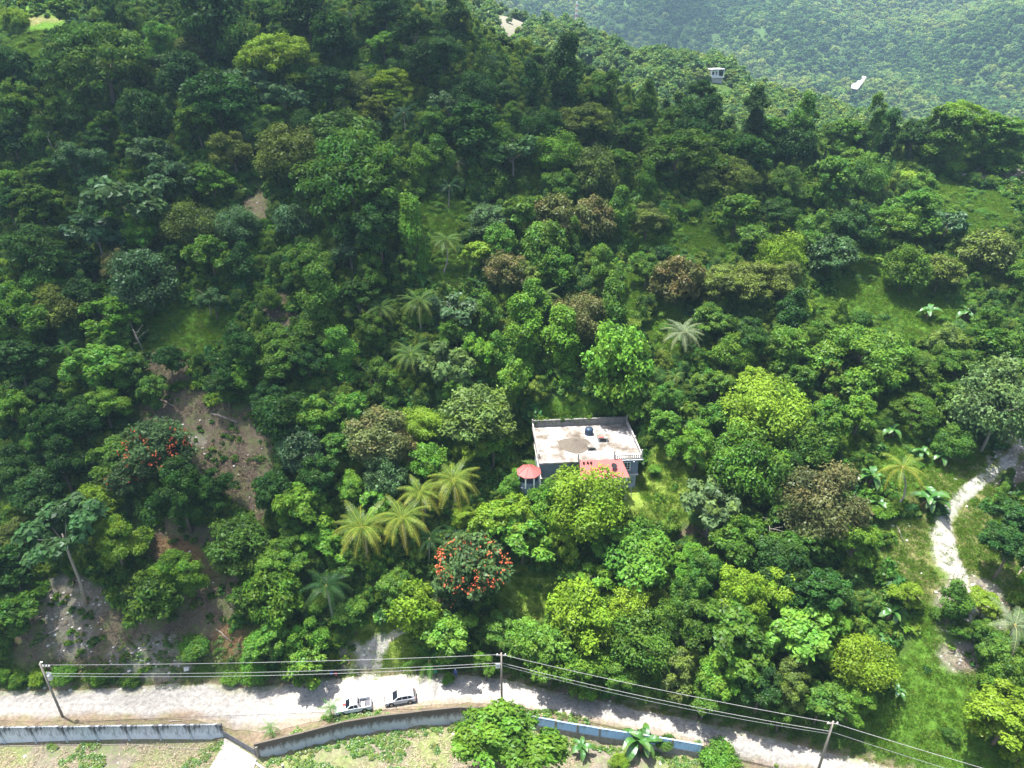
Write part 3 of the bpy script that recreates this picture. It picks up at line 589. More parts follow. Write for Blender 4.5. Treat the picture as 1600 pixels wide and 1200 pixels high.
# ------------------------------------------------------------------ red-flowered trees
def blossom_mesh(seed, n=60):
    g = np.random.default_rng(seed); v = []; f = []
    for i in range(n):
        d = unit(g.normal(size=3)); d[2] = abs(d[2])*.9-.05; c = d*np.array((4.05,4.05,3.8))*g.uniform(.90, 1.06); c = c if math.sin(c[0]*1.7+seed)*math.cos(c[1]*1.5) > -.25 else c*.5
        for j in range(4):
            a = unit(g.normal(size=3)); b = unit(np.cross(a, g.normal(size=3))); o = c+g.normal(size=3)*.15; m = len(v); s = .13
            v += [o-a*s, o+b*s*.7, o+a*s, o-b*s*.7]; f.append((m, m+1, m+2, m+3))
    return mesh_from('blossoms', v, f, M['blossom'])
M['blossom'] = plain('orange_red_blossom', (.52,.11,.04), .7, .2, 4)
def flame_tree(px, py, wpx, n, label):
    r = wpx*132/FPX/2
    for _ in range(3):
        hc = r*1.35; p = hit(px, py, hc); r = wpx*(p.y*CP-(p.z+hc-CAM_H)*SP)/FPX/2
    root = empty('flame_tree', p, 1.0); s = r/4
    cr = link('crown', CROWN['R'][rng.randrange(4)], None, root, (0,0,hc), None, (s,s,s*1.05)); cr.color = (.055,.105,.034,.15)
    link('blossoms', blossom_mesh(int(px), n), None, root, (0,0,hc), None, (s,s,s)); link('trunk', TRUNK[1], None, root, None, None, (s,s,hc/6))
    tag(root, label, 'tree', 'red-flowered trees'); placed.append((p.x, p.y, r))
flame_tree(248, 702, 104, 170, 'orange-red flowering tree below the bare brown slope at left')
flame_tree(196, 750, 62, 80, 'smaller red-flowered tree touching the left flowering tree')
flame_tree(738, 886, 116, 230, 'orange-red flowering tree right of the yellow palm cluster')
flame_tree(700, 930, 54, 40, 'small tree with dark red blossom above the side track')
flame_tree(222, 938, 50, 22, 'tree with a few red blossoms above the dirt bank')

# ------------------------------------------------------------------ palms and bananas
def frond_mesh(name, seed, Lg=4.2, droop=1.0, nl=23, wid=.52, lw=.062):
    g = random.Random(seed); v = []; f = []; ti = []; fl = []; hu = []
    def pt(s): return Vector((Lg*(s-.12*droop*s*s), 0, Lg*(.42*s-(.42+.50*droop)*s*s)))
    pts = [pt(i/8) for i in range(9)]
    b = MB().tube(pts, [.06-.045*i/8 for i in range(9)], 4, False); v += b.v; f += b.f; ti += [.85]*len(b.f); fl += [.75]*len(b.f); hu += [.5]*len(b.f)
    for i in range(nl):
        s = .10+.9*i/(nl-1); p = pt(s); d = (pt(min(s+.03, 1.03))-pt(s-.03)).normalized(); ll = wid*(.45+1.0*math.sin(math.pi*min(1, s*.92+.12))**.7)*1.25*g.uniform(.78, 1.18)
        for sd in (-1, 1):
            side = Vector((0, sd, 0)); e = p+(side*.80+d*.50).normalized()*ll*.62+Vector((0,0,-.05*ll)); e2 = p+(side*.66+d*.62).normalized()*ll+Vector((0,0,-(.35+.40*droop*g.uniform(.5,1.5))*ll)); m = len(v)
            v += [p-d*lw*.4, p+d*lw*.6, e+d*lw*.6, e2, e-d*lw*.5]; f += [(m, m+1, m+2, m+4), (m+4, m+2, m+3)]
            t_ = g.uniform(.25, .75); ti += [t_, t_]; q = max(0, s-.5)*1.1+g.uniform(-.15, .15); fl += [min(1, max(0, q*.7)), min(1, max(0, q*.8+.06))]; hu += [g.uniform(.35, .65)]*2
    me = mesh_from(name, v, f, M['frond'])
    a = me.attributes.new('tint', 'FLOAT_COLOR', 'FACE'); a.data.foreach_set('color', np.stack([ti, fl, hu, np.ones(len(ti))], -1).astype(np.float32).ravel())
    return me
FROND = [frond_mesh('frond', i, 4.2, (.35, .7, 1.0, 1.35)[i]) for i in range(4)]
PC = {'Y':(.115,.195,.030,.90),'M':(.070,.145,.034,.40),'D':(.022,.065,.018,.08),'W':(.15,.20,.11,.25),'G':(.050,.155,.020,.15),'B':(.032,.080,.036,.05)}
def palm(px, py, wpx, colour, label, foot=None, n=28, bend=.5, trunk_h=None):
    "px, py is the heart of the crown"
    depth = 130
    for _ in range(3):
        r = wpx*depth/FPX/2*1.06; h = trunk_h if trunk_h is not None else r*1.7
        p = hit(px, py, h); depth = p.y*CP-(p.z+h-CAM_H)*SP
    if foot:
        b = hit(*foot); d = raydir(px, py); top = Vector(d*(b.y/d[1]))+Vector((0,0,CAM_H)); h = top.z-b.z; p = b; off = top-b
    else: off = Vector((bend*rng.uniform(-1, 1), bend*rng.uniform(-1, 1), h))
    root = empty('coconut_palm', p, 0); k = r/3.7
    q = off; side = Vector((bend*.8 if foot else 0, 0, 0))
    MB().tube([(0,0,-.4), q*.12, q*.35+side, q*.65+side*1.0, q*.85+side*.4, q], [.24*k,.18*k,.15*k,.13*k,.12*k,.13*k], 8).build('trunk', M['bark_pale'], root, smooth=True)
    for i in range(n):
        lay = i/n; a = i*2.39996+rng.uniform(-.2, .2); el = -(1.05-1.5*lay)+rng.uniform(-.12, .12)          # young fronds stand, old ones hang
        m = FROND[3 if lay > .82 else 2 if lay > .45 else 1 if lay > .15 else 0]
        o = link('frond', m, None, root, off, (rng.uniform(-.3,.3), el*.72, a), (k*rng.uniform(.78, 1.1), k*rng.uniform(.85, 1.1), k*rng.uniform(.85, 1.15)))
        c = PC[colour]; old = max(0, lay-.55)*1.6; yl_ = c[3]*old*.9; o.color = (c[0]+(.36-c[0])*yl_, c[1]+(.30-c[1])*yl_, c[2]+(.05-c[2])*yl_, min(1, c[3]*(.5+.7*lay)+rng.uniform(-.1, .1)))
    if r > 2.2: MB().lathe([(.05,-.5),(.26,-.35),(.34,-.1),(.24,.2),(.06,.4)], 8).build('crown_heart', M['frondbase'], root, loc=off, smooth=True)
    tag(root, label, 'palm', 'palms on the hillside'); placed.append((p.x, p.y, r*.4)); return root
M['frondbase'] = plain('palm_crown_heart', (.20,.17,.06), .8, .2, 5)
palm(566, 826, 88, 'Y', 'yellow-tipped coconut palm, lowest left of the palm cluster', (571,880))
palm(628, 812, 82, 'Y', 'coconut palm with hanging fronds, second from left in cluster', (630,868))
palm(656, 772, 72, 'Y', 'yellow coconut palm partly behind vines in the palm cluster', (664,815))
palm(708, 752, 78, 'Y', 'tallest yellow coconut palm at the right of the cluster', (707,803))
palm(655, 474, 58, 'M', 'coconut palm with yellow lower fronds below the lone palm')
palm(598, 484, 52, 'M', 'dark coconut palm left of the mid-slope palm pair')
palm(645, 556, 56, 'M', 'coconut palm lowest of the three mid-slope palms')
palm(697, 378, 50, 'M', 'lone slender palm with long bare trunk in grass', (694,428))
palm(1067, 522, 58, 'W', 'pale white-fronded palm uphill right of the house', (1068,563))
palm(716, 256, 34, 'W', 'small pale bleached palm on the upper dark slope', n=12)
palm(700, 292, 36, 'B', 'grey-green palm just below the small pale palm', n=13)
palm(855, 462, 42, 'M', 'small palm left of the brownish tree, upper centre slope', n=13)
palm(512, 914, 84, 'D', 'shaded dark palm below the yellow palm cluster', n=15)
palm(668, 846, 56, 'D', 'dark fan-like palm right of the cluster trunks', n=13)
palm(712, 838, 46, 'D', 'dark palm behind the orange-red flowering tree', n=12)
palm(1410, 732, 70, 'Y', 'coconut palm with curved grey trunk beside banana plants', (1401,798), 15, 1.1)
palm(1584, 978, 82, 'W', 'pale arching palm cut by the right edge', n=11)
palm(1312, 616, 40, 'Y', 'yellowing palm amid trees left of the curved-trunk palm', n=10)
palm(1054, 588, 32, 'M', 'small palm below the white-fronded palm', n=11)
palm(672, 1030, 74, 'G', 'low palm arching over the road behind the cars', n=9, trunk_h=1.6)
palm(426, 1138, 32, 'G', 'little bright green palm at the wall by the gate', n=11, trunk_h=1.2)
palm(516, 1104, 40, 'G', 'young palm in front of the white pickup', n=12, trunk_h=1.9)
palm(632, 178, 44, 'B', 'dark palm with stiff fronds on upper shaded slope', n=15)
palm(600, 236, 46, 'D', 'dark palm silhouette beside a pale-leaved tree', n=15)
palm(122, 38, 40, 'B', 'grey palm standing on the upper left hilltop', n=15)
palm(545, 24, 30, 'B', 'small palm on the dark skyline, top centre left', n=13)
palm(766, 92, 34, 'B', 'tall palm on the ridge left of the bright cut', n=13, trunk_h=9)
palm(690, 66, 34, 'D', 'palm among dark trees on the top ridge', n=13)
palm(104, 545, 46, 'G', 'drooping palm among bushes at the left edge', n=12)
palm(548, 398, 40, 'B', 'grey palm in the trees left of lone palm', n=12)
palm(205, 498, 46, 'G', 'feathery arching palm on the left slope midway up', n=13)

def banana_leaf(seed, Lg=2.4):
    g = random.Random(seed); v = []; f = []; n = 7
    for i in range(n+1):
        s = i/n; x = Lg*(s-.15*s*s); z = Lg*(.75*s-.95*s*s); w_ = .42*math.sin(math.pi*(s*.9+.06))**.65*(1 if i < n else .15)
        v += [(x, -w_, z+.10*w_+g.uniform(-.05, .05)), (x, 0, z-.06), (x, w_, z+.10*w_+g.uniform(-.05, .05))]
    for i in range(n):
        a = i*3; f += [(a, a+3, a+4, a+1), (a+1, a+4, a+5, a+2)]
    me = mesh_from('leaf', v, f, M['banana']); a = me.attributes.new('tint', 'FLOAT_COLOR', 'FACE')
    a.data.foreach_set('color', np.array([(g.uniform(.4, .7), max(0, i/len(f)-.55)*.8, .5, 1) for i in range(len(f))], dtype=np.float32).ravel()); return me
M['banana'] = leaf_mat('banana_leaf', flush=(.34,.27,.06), gloss=.05, trans=.3)
M['bananastem'] = plain('banana_stem', (.20,.19,.08), .7, .2, 5)
BLEAF = [banana_leaf(i) for i in range(3)]
def banana(px, py, wpx, label, n=9, dead=2):
    p = hit(px, py, 1.2); depth = p.y*CP-(p.z-CAM_H)*SP; k = wpx*depth/FPX/2/2.1
    root = empty('banana_plant', p, rng.uniform(0, 6))
    for j in range(2 if wpx > 40 else 1):
        b = Vector((j*.8*k, j*.3, 0)); MB().tube([b-Vector((0,0,.3)), b+Vector((.05,0,.9*k)), b+Vector((.1,0,1.7*k))], [.17*k,.14*k,.09*k], 8).build('stem', M['bananastem'], root, smooth=True)
    for i in range(n):
        j = (i % 2) if wpx > 40 else 0; b = Vector((j*.8*k+.1, j*.3, 1.6*k)); lay = i/n
        o = link('leaf', BLEAF[i % 3], None, root, b, (rng.uniform(-.3, .3), -.55+1.0*lay+rng.uniform(-.1, .1), i*2.4), (k*rng.uniform(.8, 1.1),)*3); o.color = (.045, .135, .022, .5)
    for i in range(dead):
        o = link('dead_leaf', BLEAF[i % 3], None, root, (.1, 0, 1.4*k), (.4, 1.25, i*2.9+1), (k*.75, k*.45, k*.75)); o.color = (.22, .13, .06, .2)
    tag(root, label, 'banana plant', 'banana plants'); placed.append((p.x, p.y, 1))
banana(1446, 788, 58, 'large banana plant beside the white gravel path', 12, 3)
banana(1364, 752, 50, 'banana plant left of the curved palm trunk', 10)
banana(1372, 790, 40, 'banana plant at the foot of the curved palm', 8)
banana(1462, 690, 46, 'upper banana plant right of the curved-trunk palm', 10)
banana(1440, 708, 34, 'smaller banana plant just right of the curved-trunk palm', 7)
banana(1470, 716, 38, 'banana plant with reddish dead leaf by the bushes', 8)
banana(1392, 676, 40, 'banana plant uphill of the curved-trunk palm', 9)
banana(1390, 962, 48, 'spiky banana plant at the upper edge of the meadow', 9, 3)
banana(1404, 1078, 30, 'small banana plant on the meadow beside yellow tree', 7, 1)
banana(1008, 1166, 66, 'big banana plant over the blue panelled wall', 13, 2)
banana(908, 1168, 40, 'banana plant in the yard below the blue wall', 8, 1)
banana(1450, 492, 40, 'banana plant in the wide right grass clearing', 7, 1)
banana(1508, 494, 40, 'banana plant with red-brown dead leaves in right clearing', 7, 3)
banana(1318, 752, 40, 'banana plant under the dark round trees at right', 8, 1)

# ------------------------------------------------------------------ ground cover and far woods (nobody could count these)
def scatter(name, pts, scl, rot, idx, protos, label, cat, mat=None, zs=None):
    me = bpy.data.meshes.new(name); me.vertices.add(len(pts)); me.vertices.foreach_set('co', np.asarray(pts, np.float32).ravel()); me.update()
    zs = scl if zs is None else zs
    a = me.attributes.new('size', 'FLOAT_VECTOR', 'POINT'); a.data.foreach_set('vector', np.stack([scl, scl, zs], -1).astype(np.float32).ravel())
    a = me.attributes.new('spin', 'FLOAT_VECTOR', 'POINT'); a.data.foreach_set('vector', np.stack([scl*0, scl*0, rot], -1).astype(np.float32).ravel())
    a = me.attributes.new('pick', 'INT', 'POINT'); a.data.foreach_set('value', np.asarray(idx, np.int32))
    o = link(name, me); tag(o, label, cat, None, 'stuff')
    g = bpy.data.node_groups.new(name+'_nodes', 'GeometryNodeTree')
    g.interface.new_socket('Geometry', in_out='INPUT', socket_type='NodeSocketGeometry'); g.interface.new_socket('Geometry', in_out='OUTPUT', socket_type='NodeSocketGeometry')
    N, L = g.nodes, g.links; i_ = N.new('NodeGroupInput'); o_ = N.new('NodeGroupOutput'); iop = N.new('GeometryNodeInstanceOnPoints'); jn = N.new('GeometryNodeJoinGeometry')
    for pm in reversed(protos):
        po = bpy.data.objects.new(name+'_plant', pm); oi = N.new('GeometryNodeObjectInfo'); oi.inputs['Object'].default_value = po
        gi = N.new('GeometryNodeGeometryToInstance'); L.new(oi.outputs['Geometry'], gi.inputs[0])
        L.new(gi.outputs[0], jn.inputs[0])
    def na(nm, t):
        q = N.new('GeometryNodeInputNamedAttribute'); q.data_type = t; q.inputs[0].default_value = nm; return q.outputs[0]
    m2p = N.new('GeometryNodeMeshToPoints'); L.new(i_.outputs[0], m2p.inputs[0]); L.new(m2p.outputs[0], iop.inputs['Points'])
    L.new(jn.outputs[0], iop.inputs['Instance']); iop.inputs['Pick Instance'].default_value = True
    L.new(na('pick', 'INT'), iop.inputs['Instance Index']); L.new(na('size', 'FLOAT_VECTOR'), iop.inputs['Scale'])
    e2r = N.new('FunctionNodeEulerToRotation'); L.new(na('spin', 'FLOAT_VECTOR'), e2r.inputs[0]); L.new(e2r.outputs[0], iop.inputs['Rotation'])
    out = iop.outputs[0]
    if mat: sm = N.new('GeometryNodeSetMaterial'); sm.inputs['Material'].default_value = mat; L.new(out, sm.inputs[0]); out = sm.outputs[0]
    L.new(out, o_.inputs[0]); md = o.modifiers.new('scatter', 'NODES'); md.node_group = g
    return o
def mesh_z(x, y):
    "height of the terrain mesh itself between its grid lines"
    i = np.clip(np.searchsorted(gx, x)-1, 0, len(gx)-2); j = np.clip(np.searchsorted(gy, y)-1, 0, len(gy)-2)
    u = (x-gx[i])/(gx[i+1]-gx[i]); v = (y-gy[j])/(gy[j+1]-gy[j])
    return (GZ[j, i]*(1-u)+GZ[j, i+1]*u)*(1-v)+(GZ[j+1, i]*(1-u)+GZ[j+1, i+1]*u)*v
G = np.random.default_rng(77)
def patch_mask(x, y, z, kinds):
    px, py, zc = project(x, y, z); m = np.zeros(x.shape)
    wob = (fbm(x, y, 5, 21, 3)-.5)*1.1+(fbm(x, y, 1.6, 22, 2)-.5)*.5
    for a, b, rx, ry, k in PATCH:
        if k in kinds: m = np.maximum(m, (np.hypot((px-a)/rx, (py-b)/ry)+wob < .95)*((zc < 300) if b > 90 else (zc > 180)))
    return m > .5
def track_mask(x, y, z):
    px, py, zc = project(x, y, z); m = np.zeros(x.shape, bool)
    for seg in ([(545,1078,34),(577,1030,24),(586,1012,15),(610,996,10)], [(1505,985,8),(1522,955,12),(1490,905,20),(1474,870,24),(1473,835,20),(1480,805,16),(1525,755,12),(1580,715,14),(1600,690,16)]):
        for (a, b, r0), (c, d, r1) in zip(seg[:-1], seg[1:]):
            t = np.clip(((px-a)*(c-a)+(py-b)*(d-b))/((c-a)**2+(d-b)**2), 0, 1)
            m |= np.hypot(px-a-t*(c-a), py-b-t*(d-b)) < r0+(r1-r0)*t
    return m & (zc < 200)
cH, sH = math.cos(HOUSE_A), math.sin(HOUSE_A)
def in_house(x, y, mrg=.6):
    lx = (x-HOUSE_O.x)*cH+(y-HOUSE_O.y)*sH; ly = -(x-HOUSE_O.x)*sH+(y-HOUSE_O.y)*cH
    return (lx > -4.3-mrg) & (lx < HOUSE_W+mrg) & (ly > -4.4-mrg) & (ly < HOUSE_D+mrg)
def fan(n, y0, y1, wid=.80):
    "points spread evenly over the ground the valley view takes in and a margin beside it"
    y = np.sqrt(G.uniform(y0**2, y1**2, n)); x = G.uniform(-1, 1, n)*(y*wid+28); return x, y
bush = [crown_mesh('S', 80+i, 620, M['under'], 1.05, .62) for i in range(3)]+[crown_mesh('S', 90+i, 420, M['under'], 1.7, .85) for i in range(2)]
x, y = fan(17000, 72, 235); z = hz(x, y); yf = np.interp(x, RU[:,0], RU[:,1])
op = patch_mask(x, y, z, ('grass','lush','dry')); bare = patch_mask(x, y, z, ('dirt','rubble','rust'))
keep = (y > yf+1.4) & ~in_house(x, y) & ~track_mask(x, y, z) & (~op | (G.uniform(size=len(x)) < .15)) & (~bare | (G.uniform(size=len(x)) < .16))
x, y, z, op = x[keep], y[keep], z[keep], (op | bare)[keep]
s = G.uniform(.22, .52, len(x))*np.where(op, .38, 1)*(1+.5*fbm(x, y, 12, 51, 2))
scatter('undergrowth', np.stack([x, y, z-.1], -1), s, G.uniform(0, 6.28, len(x)), G.integers(0, 5, len(x)), bush, 'dense shrubs and vines covering the forest floor between trees', 'undergrowth', None, s*G.uniform(.8, 1.5, len(x)))

M['thicket'] = leaf_mat('thicket_leaf', 'random', palette=[(.030,.085,.013),(.046,.120,.016),(.062,.150,.018),(.036,.100,.022),(.085,.170,.020),(.026,.075,.012),(.052,.130,.030),(.070,.140,.018),(.040,.110,.015),(.10,.165,.024)])
M['vine'] = leaf_mat('vine_leaf', 'random', palette=[(.055,.150,.020),(.070,.170,.022),(.090,.185,.026),(.050,.140,.030),(.075,.160,.018)])
mound = CROWN['S']+CROWN['B'][:3]+CROWN['T'][:2]+CROWN['R'][:2]
x, y = fan(9000, 72, 235); z = hz(x, y); yf = np.interp(x, RU[:,0], RU[:,1])
op = patch_mask(x, y, z, ('grass','lush','dry')); bare = patch_mask(x, y, z, ('dirt','rubble','rust')); keep = (y > yf+2.5) & ~in_house(x, y, 1.5) & ~track_mask(x, y, z) & ~op & ~bare
x, y, z = x[keep], y[keep], z[keep]; s = G.uniform(.28, .58, len(x)); hgt = s*G.uniform(.9, 1.6, len(x))
scatter('thicket', np.stack([x, y, z+hgt*1.9], -1), s, G.uniform(0, 6.28, len(x)), G.integers(0, len(mound), len(x)), mound, 'thicket of saplings and vine mounds filling the gaps between trees', 'thicket', M['thicket'], hgt)
x, y = fan(44000, 72, 290); z = hz(x, y); yf = np.interp(x, RU[:,0], RU[:,1]); gr_ = patch_mask(x, y, z, ('grass',)); far_ = (y > 100)
px_, py_, _z = project(x, y, z); low = (px_ > 1360) & (py_ > 960)
keep = gr_ & (y > yf+2.5) & ~in_house(x, y, .8) & ~track_mask(x, y, z) & ((fbm(x, y, 7, 91, 3) > .45) & ~low | (G.uniform(size=len(x)) < .03)); x, y, z = x[keep], y[keep], z[keep]
s = .10+.28*G.uniform(size=len(x))**1.6; scatter('vine_mounds', np.stack([x, y, z], -1), s, G.uniform(0, 6.28, len(x)), G.integers(0, 3, len(x)), CROWN['S'], 'low bright vine mounds and shrubs scattered over the clearings', 'vines', M['vine'], s*G.uniform(.7, 1.5, len(x)))

# grass and weeds of the clearings
def tuft(seed, n=36, h=.5, spread=.5):
    g = np.random.default_rng(seed); C = np.stack([g.normal(size=n)*spread, g.normal(size=n)*spread, g.uniform(.1, h, n)], -1)
    return leaf_mesh('tuft', C, unit(g.normal(size=(n, 3))*np.array((1, 1, .5))+np.array((0,0,.5))), .52, .10, g, g.uniform(.2, .7, n), g.uniform(0, .3, n), g.uniform(size=n), M['grassb'], .5)
tufts = [tuft(i) for i in range(3)]
weeds = [crown_mesh('S', 120+i, 120, M['weed'], 1.9, 1.0) for i in range(2)]
x, y = fan(320000, 60, 215); z = hz(x, y); op = patch_mask(x, y, z, ('grass','lush','dry')); yf = np.interp(x, RU[:,0], RU[:,1]); yw = np.interp(x, WX, WY)
keep = ((op & (y > yf+.3) & (~track_mask(x, y, z) | (G.uniform(size=len(x)) < .10))) | ((y > yf+.2) & (y < yf+3) & (G.uniform(size=len(x)) < .5)) | ((x > WALL_C[-1].x) & (y < yf-6.5))) & ~in_house(x, y, .1)
keep &= ~patch_mask(x, y, z, ('rubble',)) & (fbm(x, y, 6, 71, 3) > .12)
x, y, z = x[keep], y[keep], z[keep]
scatter('meadow_grass', np.stack([x, y, z], -1), G.uniform(.35, .85, len(x)), G.uniform(0, 6.28, len(x)), G.integers(0, 3, len(x)), tufts, 'rough green grass of the clearings and road verge', 'grass')
x = G.uniform(-75, 60, 26000); y = G.uniform(40, 82, 26000); z = hz(x, y); yw = np.interp(x, WX, WY); yf = np.interp(x, RU[:,0], RU[:,1])
yl = np.interp(x, RL[:,0], RL[:,1]); gate = (x > -47) & (x < -34)
drive = (np.abs(x-(-39.0-(66-y)*.42)) < 4.2)
gk = fbm(x, y, 5, 72, 3)
yard = (y < yw-.35) & ~drive & ((gk > .55) | ((y > yw-1.4) & (x > -36) & (G.uniform(size=len(x)) < .55)))
verge = (y > yw+.7) & (y < yl+.35) & ~gate & (gk > .50) & (x > -34)
bank = (y > yf+.3) & (y < yf+6) & (x < -25) & (gk > .44) & (G.uniform(size=len(x)) < .5)
keep = yard | verge | bank; x, y, z = x[keep], y[keep], z[keep]
scatter('yard_weeds', np.stack([x, y, z], -1), G.uniform(.06, .17, len(x)), G.uniform(0, 6.28, len(x)), G.integers(0, 2, len(x)), weeds, 'patchy green weeds in the walled yard and along the walls', 'weeds')
# dry stalks and straw in the yard
straw = [leaf_mesh('straw', np.stack([g.normal(size=14)*.5, g.normal(size=14)*.5, g.uniform(.02, .25, 14)], -1), unit(g.normal(size=(14,3))+np.array((0,0,1.2))), .7, .07, g, g.uniform(size=14), np.zeros(14), g.uniform(size=14), None, .2) for g in [np.random.default_rng(3), np.random.default_rng(4)]]
M['straw'] = plain('dry_straw', (.42,.35,.24), .9, .2, 3)
for m_ in straw: m_.materials.clear(); m_.materials.append(M['straw'])
x = G.uniform(-75, 50, 9000); y = G.uniform(40, 72, 9000); yw = np.interp(x, WX, WY); drive = (np.abs(x-(-39.0-(66-y)*.42)) < 4.0); keep = (y < yw-.4) & ~drive & (fbm(x, y, 6, 73, 3) < .58); x, y = x[keep], y[keep]
scatter('dry_straw', np.stack([x, y, hz(x, y)], -1), G.uniform(.5, 1.1, len(x)), G.uniform(0, 6.28, len(x)), G.integers(0, 2, len(x)), straw, 'dry straw and dead stalks strewn over the yard', 'straw')
x, y = fan(60000, 72, 200); z = hz(x, y); keep = patch_mask(x, y, z, ('dirt','rust','rubble')) & (fbm(x, y, 4, 75, 3) > .42) & (y > np.interp(x, RU[:,0], RU[:,1])+.5); x, y, z = x[keep], y[keep], z[keep]
M['litter'] = plain('leaf_litter', (.24,.18,.115), .9, .3, .6)
scatter('leaf_litter', np.stack([x, y, z+.02], -1), G.uniform(.5, 1.5, len(x)), G.uniform(0, 6.28, len(x)), G.integers(0, 2, len(x)), straw, 'dry leaf litter and twigs on the bare slopes', 'leaf litter', M['litter'])
x, y = fan(16000, 72, 200); z = hz(x, y); keep = patch_mask(x, y, z, ('dirt','rust','rubble')) & (fbm(x, y, 5, 76, 3) > .50) & (y > np.interp(x, RU[:,0], RU[:,1])+.5) & ~track_mask(x, y, z); x, y, z = x[keep], y[keep], z[keep]
scatter('slope_weeds', np.stack([x, y, z], -1), G.uniform(.08, .24, len(x)), G.uniform(0, 6.28, len(x)), G.integers(0, 2, len(x)), weeds, 'low weeds sprouting on the bare slopes', 'weeds', M['under'])
# stones
def stone(seed):
    bm = bmesh.new(); bmesh.ops.create_icosphere(bm, subdivisions=1, radius=.5); g = random.Random(seed)
    for v_ in bm.verts: v_.co *= g.uniform(.65, 1.2); v_.co.z *= .6
    me = bpy.data.meshes.new('stone'); bm.to_mesh(me); bm.free(); me.materials.append(M['stone']); return me
M['stone'] = plain('limestone', (.56,.54,.50), .95, .15, 3)
x, y = fan(230000, 62, 215); z = hz(x, y); rb = patch_mask(x, y, z, ('rubble',)); yf = np.interp(x, RU[:,0], RU[:,1]); yl = np.interp(x, RL[:,0], RL[:,1])
di = patch_mask(x, y, z, ('dirt','dry'))
keep = ((rb & (G.uniform(size=len(x)) < .75)) | (di & (G.uniform(size=len(x)) < .06)) | ((y < yf+.8) & (y > yf-1.2) & (G.uniform(size=len(x)) < .2)) | ((y < np.interp(x, WX, WY)-.5) & (G.uniform(size=len(x)) < .02))) & ~in_house(x, y)
x, y, z = x[keep], y[keep], z[keep]
scatter('rubble', np.stack([x, y, z], -1), .07+.62*G.uniform(size=len(x))**6, G.uniform(0, 6.28, len(x)), G.integers(0, 3, len(x)), [stone(i) for i in range(3)], 'white limestone rubble strewn on the bare slopes and road edge', 'rubble')

# woods that carry on beside and behind the counted trees
def far_crown(seed, n, ln, wd, mat): return crown_mesh('B' if seed % 2 else 'R', seed, n, mat, ln, wd)
wood = CROWN['R'][:3]+CROWN['B'][:4]+CROWN['T'][:2]
x = G.uniform(-300, 300, 9000); y = G.uniform(60, 420, 9000); z = hz(x, y); px, py, zc = project(x, y, z+4); yc = np.interp(x, CX, CY)
inview = (px > -30) & (px < 1630) & (py < 1220)
keep = (((~inview) & (y > np.interp(x, RU[:,0], RU[:,1])+4)) | (y > yc+6)) & (y < 290) & ~patch_mask(x, y, z, ('rubble','dry','grass'))
keep &= G.uniform(size=len(x)) < .75
x, y, z = x[keep], y[keep], z[keep]; s = G.uniform(.55, 1.05, len(x))
scatter('woodland', np.stack([x, y, z+s*4.2], -1), s, G.uniform(0, 6.28, len(x)), G.integers(0, 9, len(x)), wood, 'continuous woodland past the crest and beyond the counted trees', 'woodland', M['forest'])
rid = [far_crown(130+i, 900, 1.15, .75, M['ridge']) for i in range(5)]
y = G.uniform(282, 560, 16000); x = G.uniform(-260, 420, 16000); z = mesh_z(x, y); keep = (~patch_mask(x, y, z, ('rubble','dry'))) | (G.uniform(size=len(x)) < .1); fhp = hit(1118, 112, 4); keep &= ~((np.abs(x-fhp.x) < 6) & (y < fhp.y+5) & (y > fhp.y-22)); x, y, z = x[keep], y[keep], z[keep]
s = G.uniform(.38, .95, len(x))*(1.0+.3*(G.uniform(size=len(x)) < .1)); scatter('ridge_wood', np.stack([x, y, z+s*3.0], -1), s, G.uniform(0, 6.28, len(x)), G.integers(0, 5, len(x)), rid, 'sunlit woodland covering the second ridge', 'woodland', None, s*G.uniform(.8, 1.4, len(x)))
M['far_dark'] = leaf_mat('far_leaf_dark', 'random', palette=[(.03,.085,.024),(.04,.105,.03),(.05,.115,.03)], gloss=0)  # dark and light leaves: hue patches that also paint in the mountain's relief shading
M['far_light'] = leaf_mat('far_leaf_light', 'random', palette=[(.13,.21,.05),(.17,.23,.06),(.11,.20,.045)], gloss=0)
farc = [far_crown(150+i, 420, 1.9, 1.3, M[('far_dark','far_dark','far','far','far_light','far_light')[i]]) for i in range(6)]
for m_ in farc: pass
y = np.concatenate([G.uniform(560, 1750, 52000)]); x = G.uniform(-.12, .86, len(y))*y; z = mesh_z(x, y); px, py, zc = project(x, y, z)
qm = np.hypot((px-1342+(py-135)*.8)/10, (py-140)/22) < 1
keep = ~qm & (px > 560) & (px < 1720); x, y, z = x[keep], y[keep], z[keep]
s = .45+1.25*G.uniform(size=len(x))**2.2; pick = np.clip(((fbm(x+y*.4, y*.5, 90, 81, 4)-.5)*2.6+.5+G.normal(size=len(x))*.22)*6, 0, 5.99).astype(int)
scatter('mountain_forest', np.stack([x, y, z+s*2.4], -1), s, G.uniform(0, 6.28, len(x)), pick, farc, 'hazy forest covering the far mountain side', 'forest', None, s*G.uniform(.8, 1.3, len(x)))

